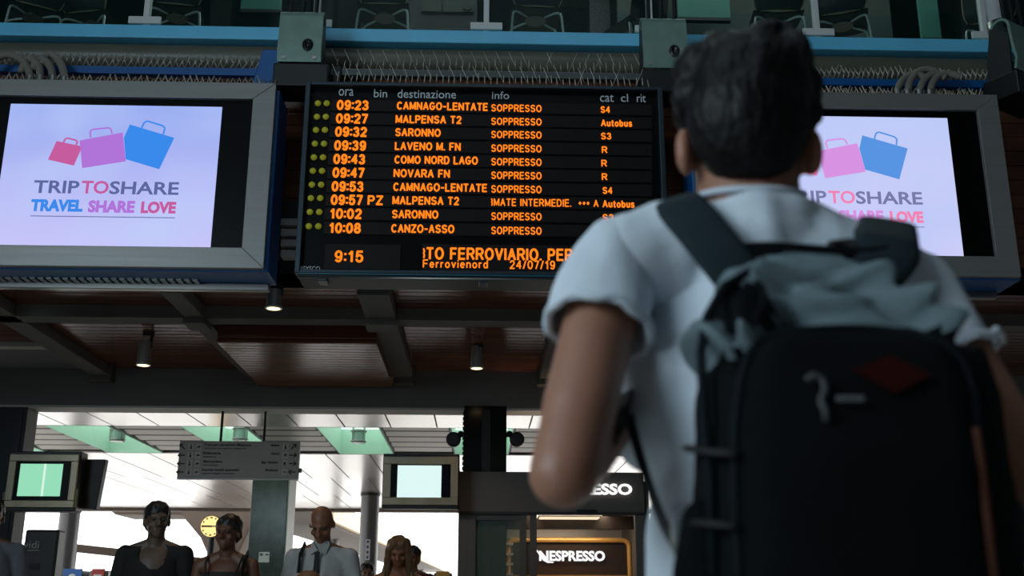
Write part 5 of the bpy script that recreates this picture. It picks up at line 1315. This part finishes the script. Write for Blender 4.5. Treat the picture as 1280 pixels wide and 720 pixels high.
# red lozenge patch, zip pull with loop, little tag
def on_panel(px, py, off=.036): 
    c = P(px, py, 1.0); return Vector((c.x, back_y(c.x, c.z)-off, c.z))
loz = MB(); pts = [(1052, 471), (1100, 451), (1148, 477), (1102, 500)]
loz.prism([on_panel(a_, b_, .0345) for a_, b_ in pts], (0, .004, 0)); loz.build('red_patch', mat('dull_red', (42, 12, 8), .85, spec=.05, var=.12, scale=60), pp_)
MB().tube(dense_pts if False else [on_panel(a_, b_, .036) for a_, b_ in ((995, 484), (1004, 478), (1014, 484), (1017, 496), (1012, 506), (1010, 512), (1015, 522), (1015, 536))], .0034, 8).build('zip_pull', mat('grey_cord', (48, 50, 52), .6), pp_, smooth=True)
tg_ = MB(); a_, b_ = on_panel(1028, 512), on_panel(1062, 505); tg_.box(a_.x, b_.x, a_.y-.003, a_.y, a_.z, b_.z); tg_.build('small_tag', mat('tag_grey', (84, 86, 88), .6), pp_, bevel=.002)
# side edge piping: teal on the left, orange on the right
def side_pt(px, py, Y=1.03): return P(px, py, Y)
MB().tube([side_pt(a_, b_, Y_) for a_, b_, Y_ in ((985, 328, 1.13), (940, 338, 1.105), (905, 358, 1.085), (884, 395, 1.06), (876, 440, 1.04), (880, 520, 1.03), (888, 600, 1.02), (893, 720, 1.02))], .005, 8).build('edge_piping', trimm, pk, smooth=True)
MB().tube([on_panel(a_, b_, .012) for a_, b_ in ((1206, 540), (1209, 580), (1215, 640), (1220, 690), (1224, 724))], .006, 8).build('orange_piping', mat('dark_orange', (84, 38, 16), .7, var=.1), pk, smooth=True)
# mesh side pocket and compression straps on the left, buckles
sp_ = MB()
sp_.cap(P(884, 655, 1.06), P(884, 720, 1.06), .026, .034); sp_.cap(P(880, 660, 1.12), P(880, 720, 1.12), .022, .03)
link('side_pocket', blob(sp_, .006, 3, 'pocket', None, panel), pk)
for y0 in (560, 650):
    s_ = MB(); s_.tube([P(862, y0, 1.12), P(866, y0+2, 1.07), P(880, y0+4, 1.02), P(922, y0+8, .985)], .009, 8, flat=.4); st_ = s_.build('compression_strap', M['strap'], pk, smooth=True)
bk = MB(); c = P(858, 668, 1.09); bk.box(c.x-.014, c.x+.010, c.y-.012, c.y+.012, c.z-.016, c.z+.016); bk.build('side_buckle', mat('buckle_grey', (74, 82, 84), .4), pk, bevel=.004)
bk = MB(); c = P(1262, 640, 1.08); bk.cap(c, c+Vector((.012, 0, -.03)), .016, .012); bk.cap(c+Vector((.01, 0, -.02)), c+Vector((.02, 0, -.06)), .009, .006); link('right_buckle', blob(bk, .005, 2, 'buckle', None, M['strap']), pk)
# padded shoulder straps over the shoulders and down the chest, yoke between them
padm = mat('strap_pad', (30, 42, 47), .8, spec=.15, var=.15, scale=20, bump=.4, bscale=300)
def ribbon(pts, wds, th, name, mt, parent, side=None):
    pts = [Vector(p) for p in pts]; k = []; W_ = []
    for i in range(len(pts)-1):
        p0, p1, p2, p3 = [pts[max(0, min(len(pts)-1, i+j))] for j in (-1, 0, 1, 2)]
        for s_ in range(6):
            u = s_/6; k.append(.5*((2*p1)+(p2-p0)*u+(2*p0-5*p1+4*p2-p3)*u*u+(3*p1-p0-3*p2+p3)*u**3)); W_.append(wds[i]+(wds[i+1]-wds[i])*u)
    k.append(pts[-1]); W_.append(wds[-1]); m_ = MB(); n_ = 12
    for i, p in enumerate(k):
        d = (k[min(i+1, len(k)-1)]-k[max(i-1, 0)]).normalized(); sx = (side or Vector((1, 0, 0))); sx = (sx-d*sx.dot(d)).normalized(); nn = d.cross(sx)
        for q_ in range(n_):
            a = 2*PI*q_/n_; c_, s_ = math.cos(a), math.sin(a)
            m_.v.append(tuple(p+sx*(W_[i]/2*math.copysign(abs(c_)**.5, c_))+nn*(th/2*math.copysign(abs(s_)**.7, s_))))
    for i in range(len(k)-1):
        for q_ in range(n_): l = (q_+1) % n_; m_.f.append((i*n_+q_, i*n_+l, (i+1)*n_+l, (i+1)*n_+q_)); m_.m.append(0)
    m_.f.append(tuple(range(n_))); m_.m.append(0); m_.f.append(tuple((len(k)-1)*n_+q_ for q_ in range(n_))); m_.m.append(0)
    return m_.build(name, mt, parent, smooth=True)
a_ = P(848, 262, MY+.05)
sL = ribbon([P(925, 348, 1.15), P(895, 310, 1.16), P(866, 275, 1.19), P(843, 255, MY-.0), a_+Vector((-.004, .06, -.006)), a_+Vector((-.002, .12, -.06)), Vector((a_.x+.02, MY+.205, 1.36)), Vector((a_.x+.04, MY+.21, 1.27)), Vector((a_.x+.05, MY+.19, 1.18))], [.058, .06, .062, .062, .06, .058, .055, .05, .03], .018, 'shoulder_strap', padm, pk, Vector((1, .0, .35)))
c_ = P(1104, 288, MY+.06)
sR = ribbon([P(1085, 348, 1.15), P(1100, 330, 1.155), P(1108, 314, 1.17), P(1108, 298, 1.20), c_+Vector((.004, .0, .006)), c_+Vector((.008, .07, -.02)), Vector((c_.x+.0, MY+.2, 1.37)), Vector((c_.x, MY+.205, 1.25)), Vector((c_.x+.05, MY+.13, 1.12))], [.06, .07, .076, .076, .072, .066, .06, .05, .03], .018, 'shoulder_strap', padm, pk, Vector((1, 0, -.15)))
ribbon([P(905, 322, 1.165), P(960, 318, 1.155), P(1020, 322, 1.15), P(1075, 326, 1.155), P(1110, 322, 1.165)], [.03, .03, .03, .03, .03], .014, 'yoke', panel, pk, Vector((0, 0, 1)))
# lower webbing from the strap back to the pack, with its loose end below the arm
ribbon([Vector((a_.x+.05, MY+.19, 1.18)), P(800, 478, MY+.12), P(781, 503, MY-.0), P(775, 530, MY-.03), P(762, 558, MY-.045)], [.03, .028, .026, .026, .022], .006, 'webbing', M['strap'], pk, Vector((.6, -.5, .5)))
ribbon([P(786, 520, MY-.02), P(806, 590, MY-.05), P(828, 650, MY-.09), P(850, 690, 1.12), P(868, 725, 1.11)], [.012, .011, .011, .012, .012], .006, 'webbing', M['strap'], pk, Vector((1, -.6, 0)))
MB().tube([P(1035, 322, 1.155), P(1040, 306, 1.165), P(1062, 303, 1.165), P(1078, 322, 1.155)], .006, 8).build('haul_loop', M['strap'], pk, smooth=True)
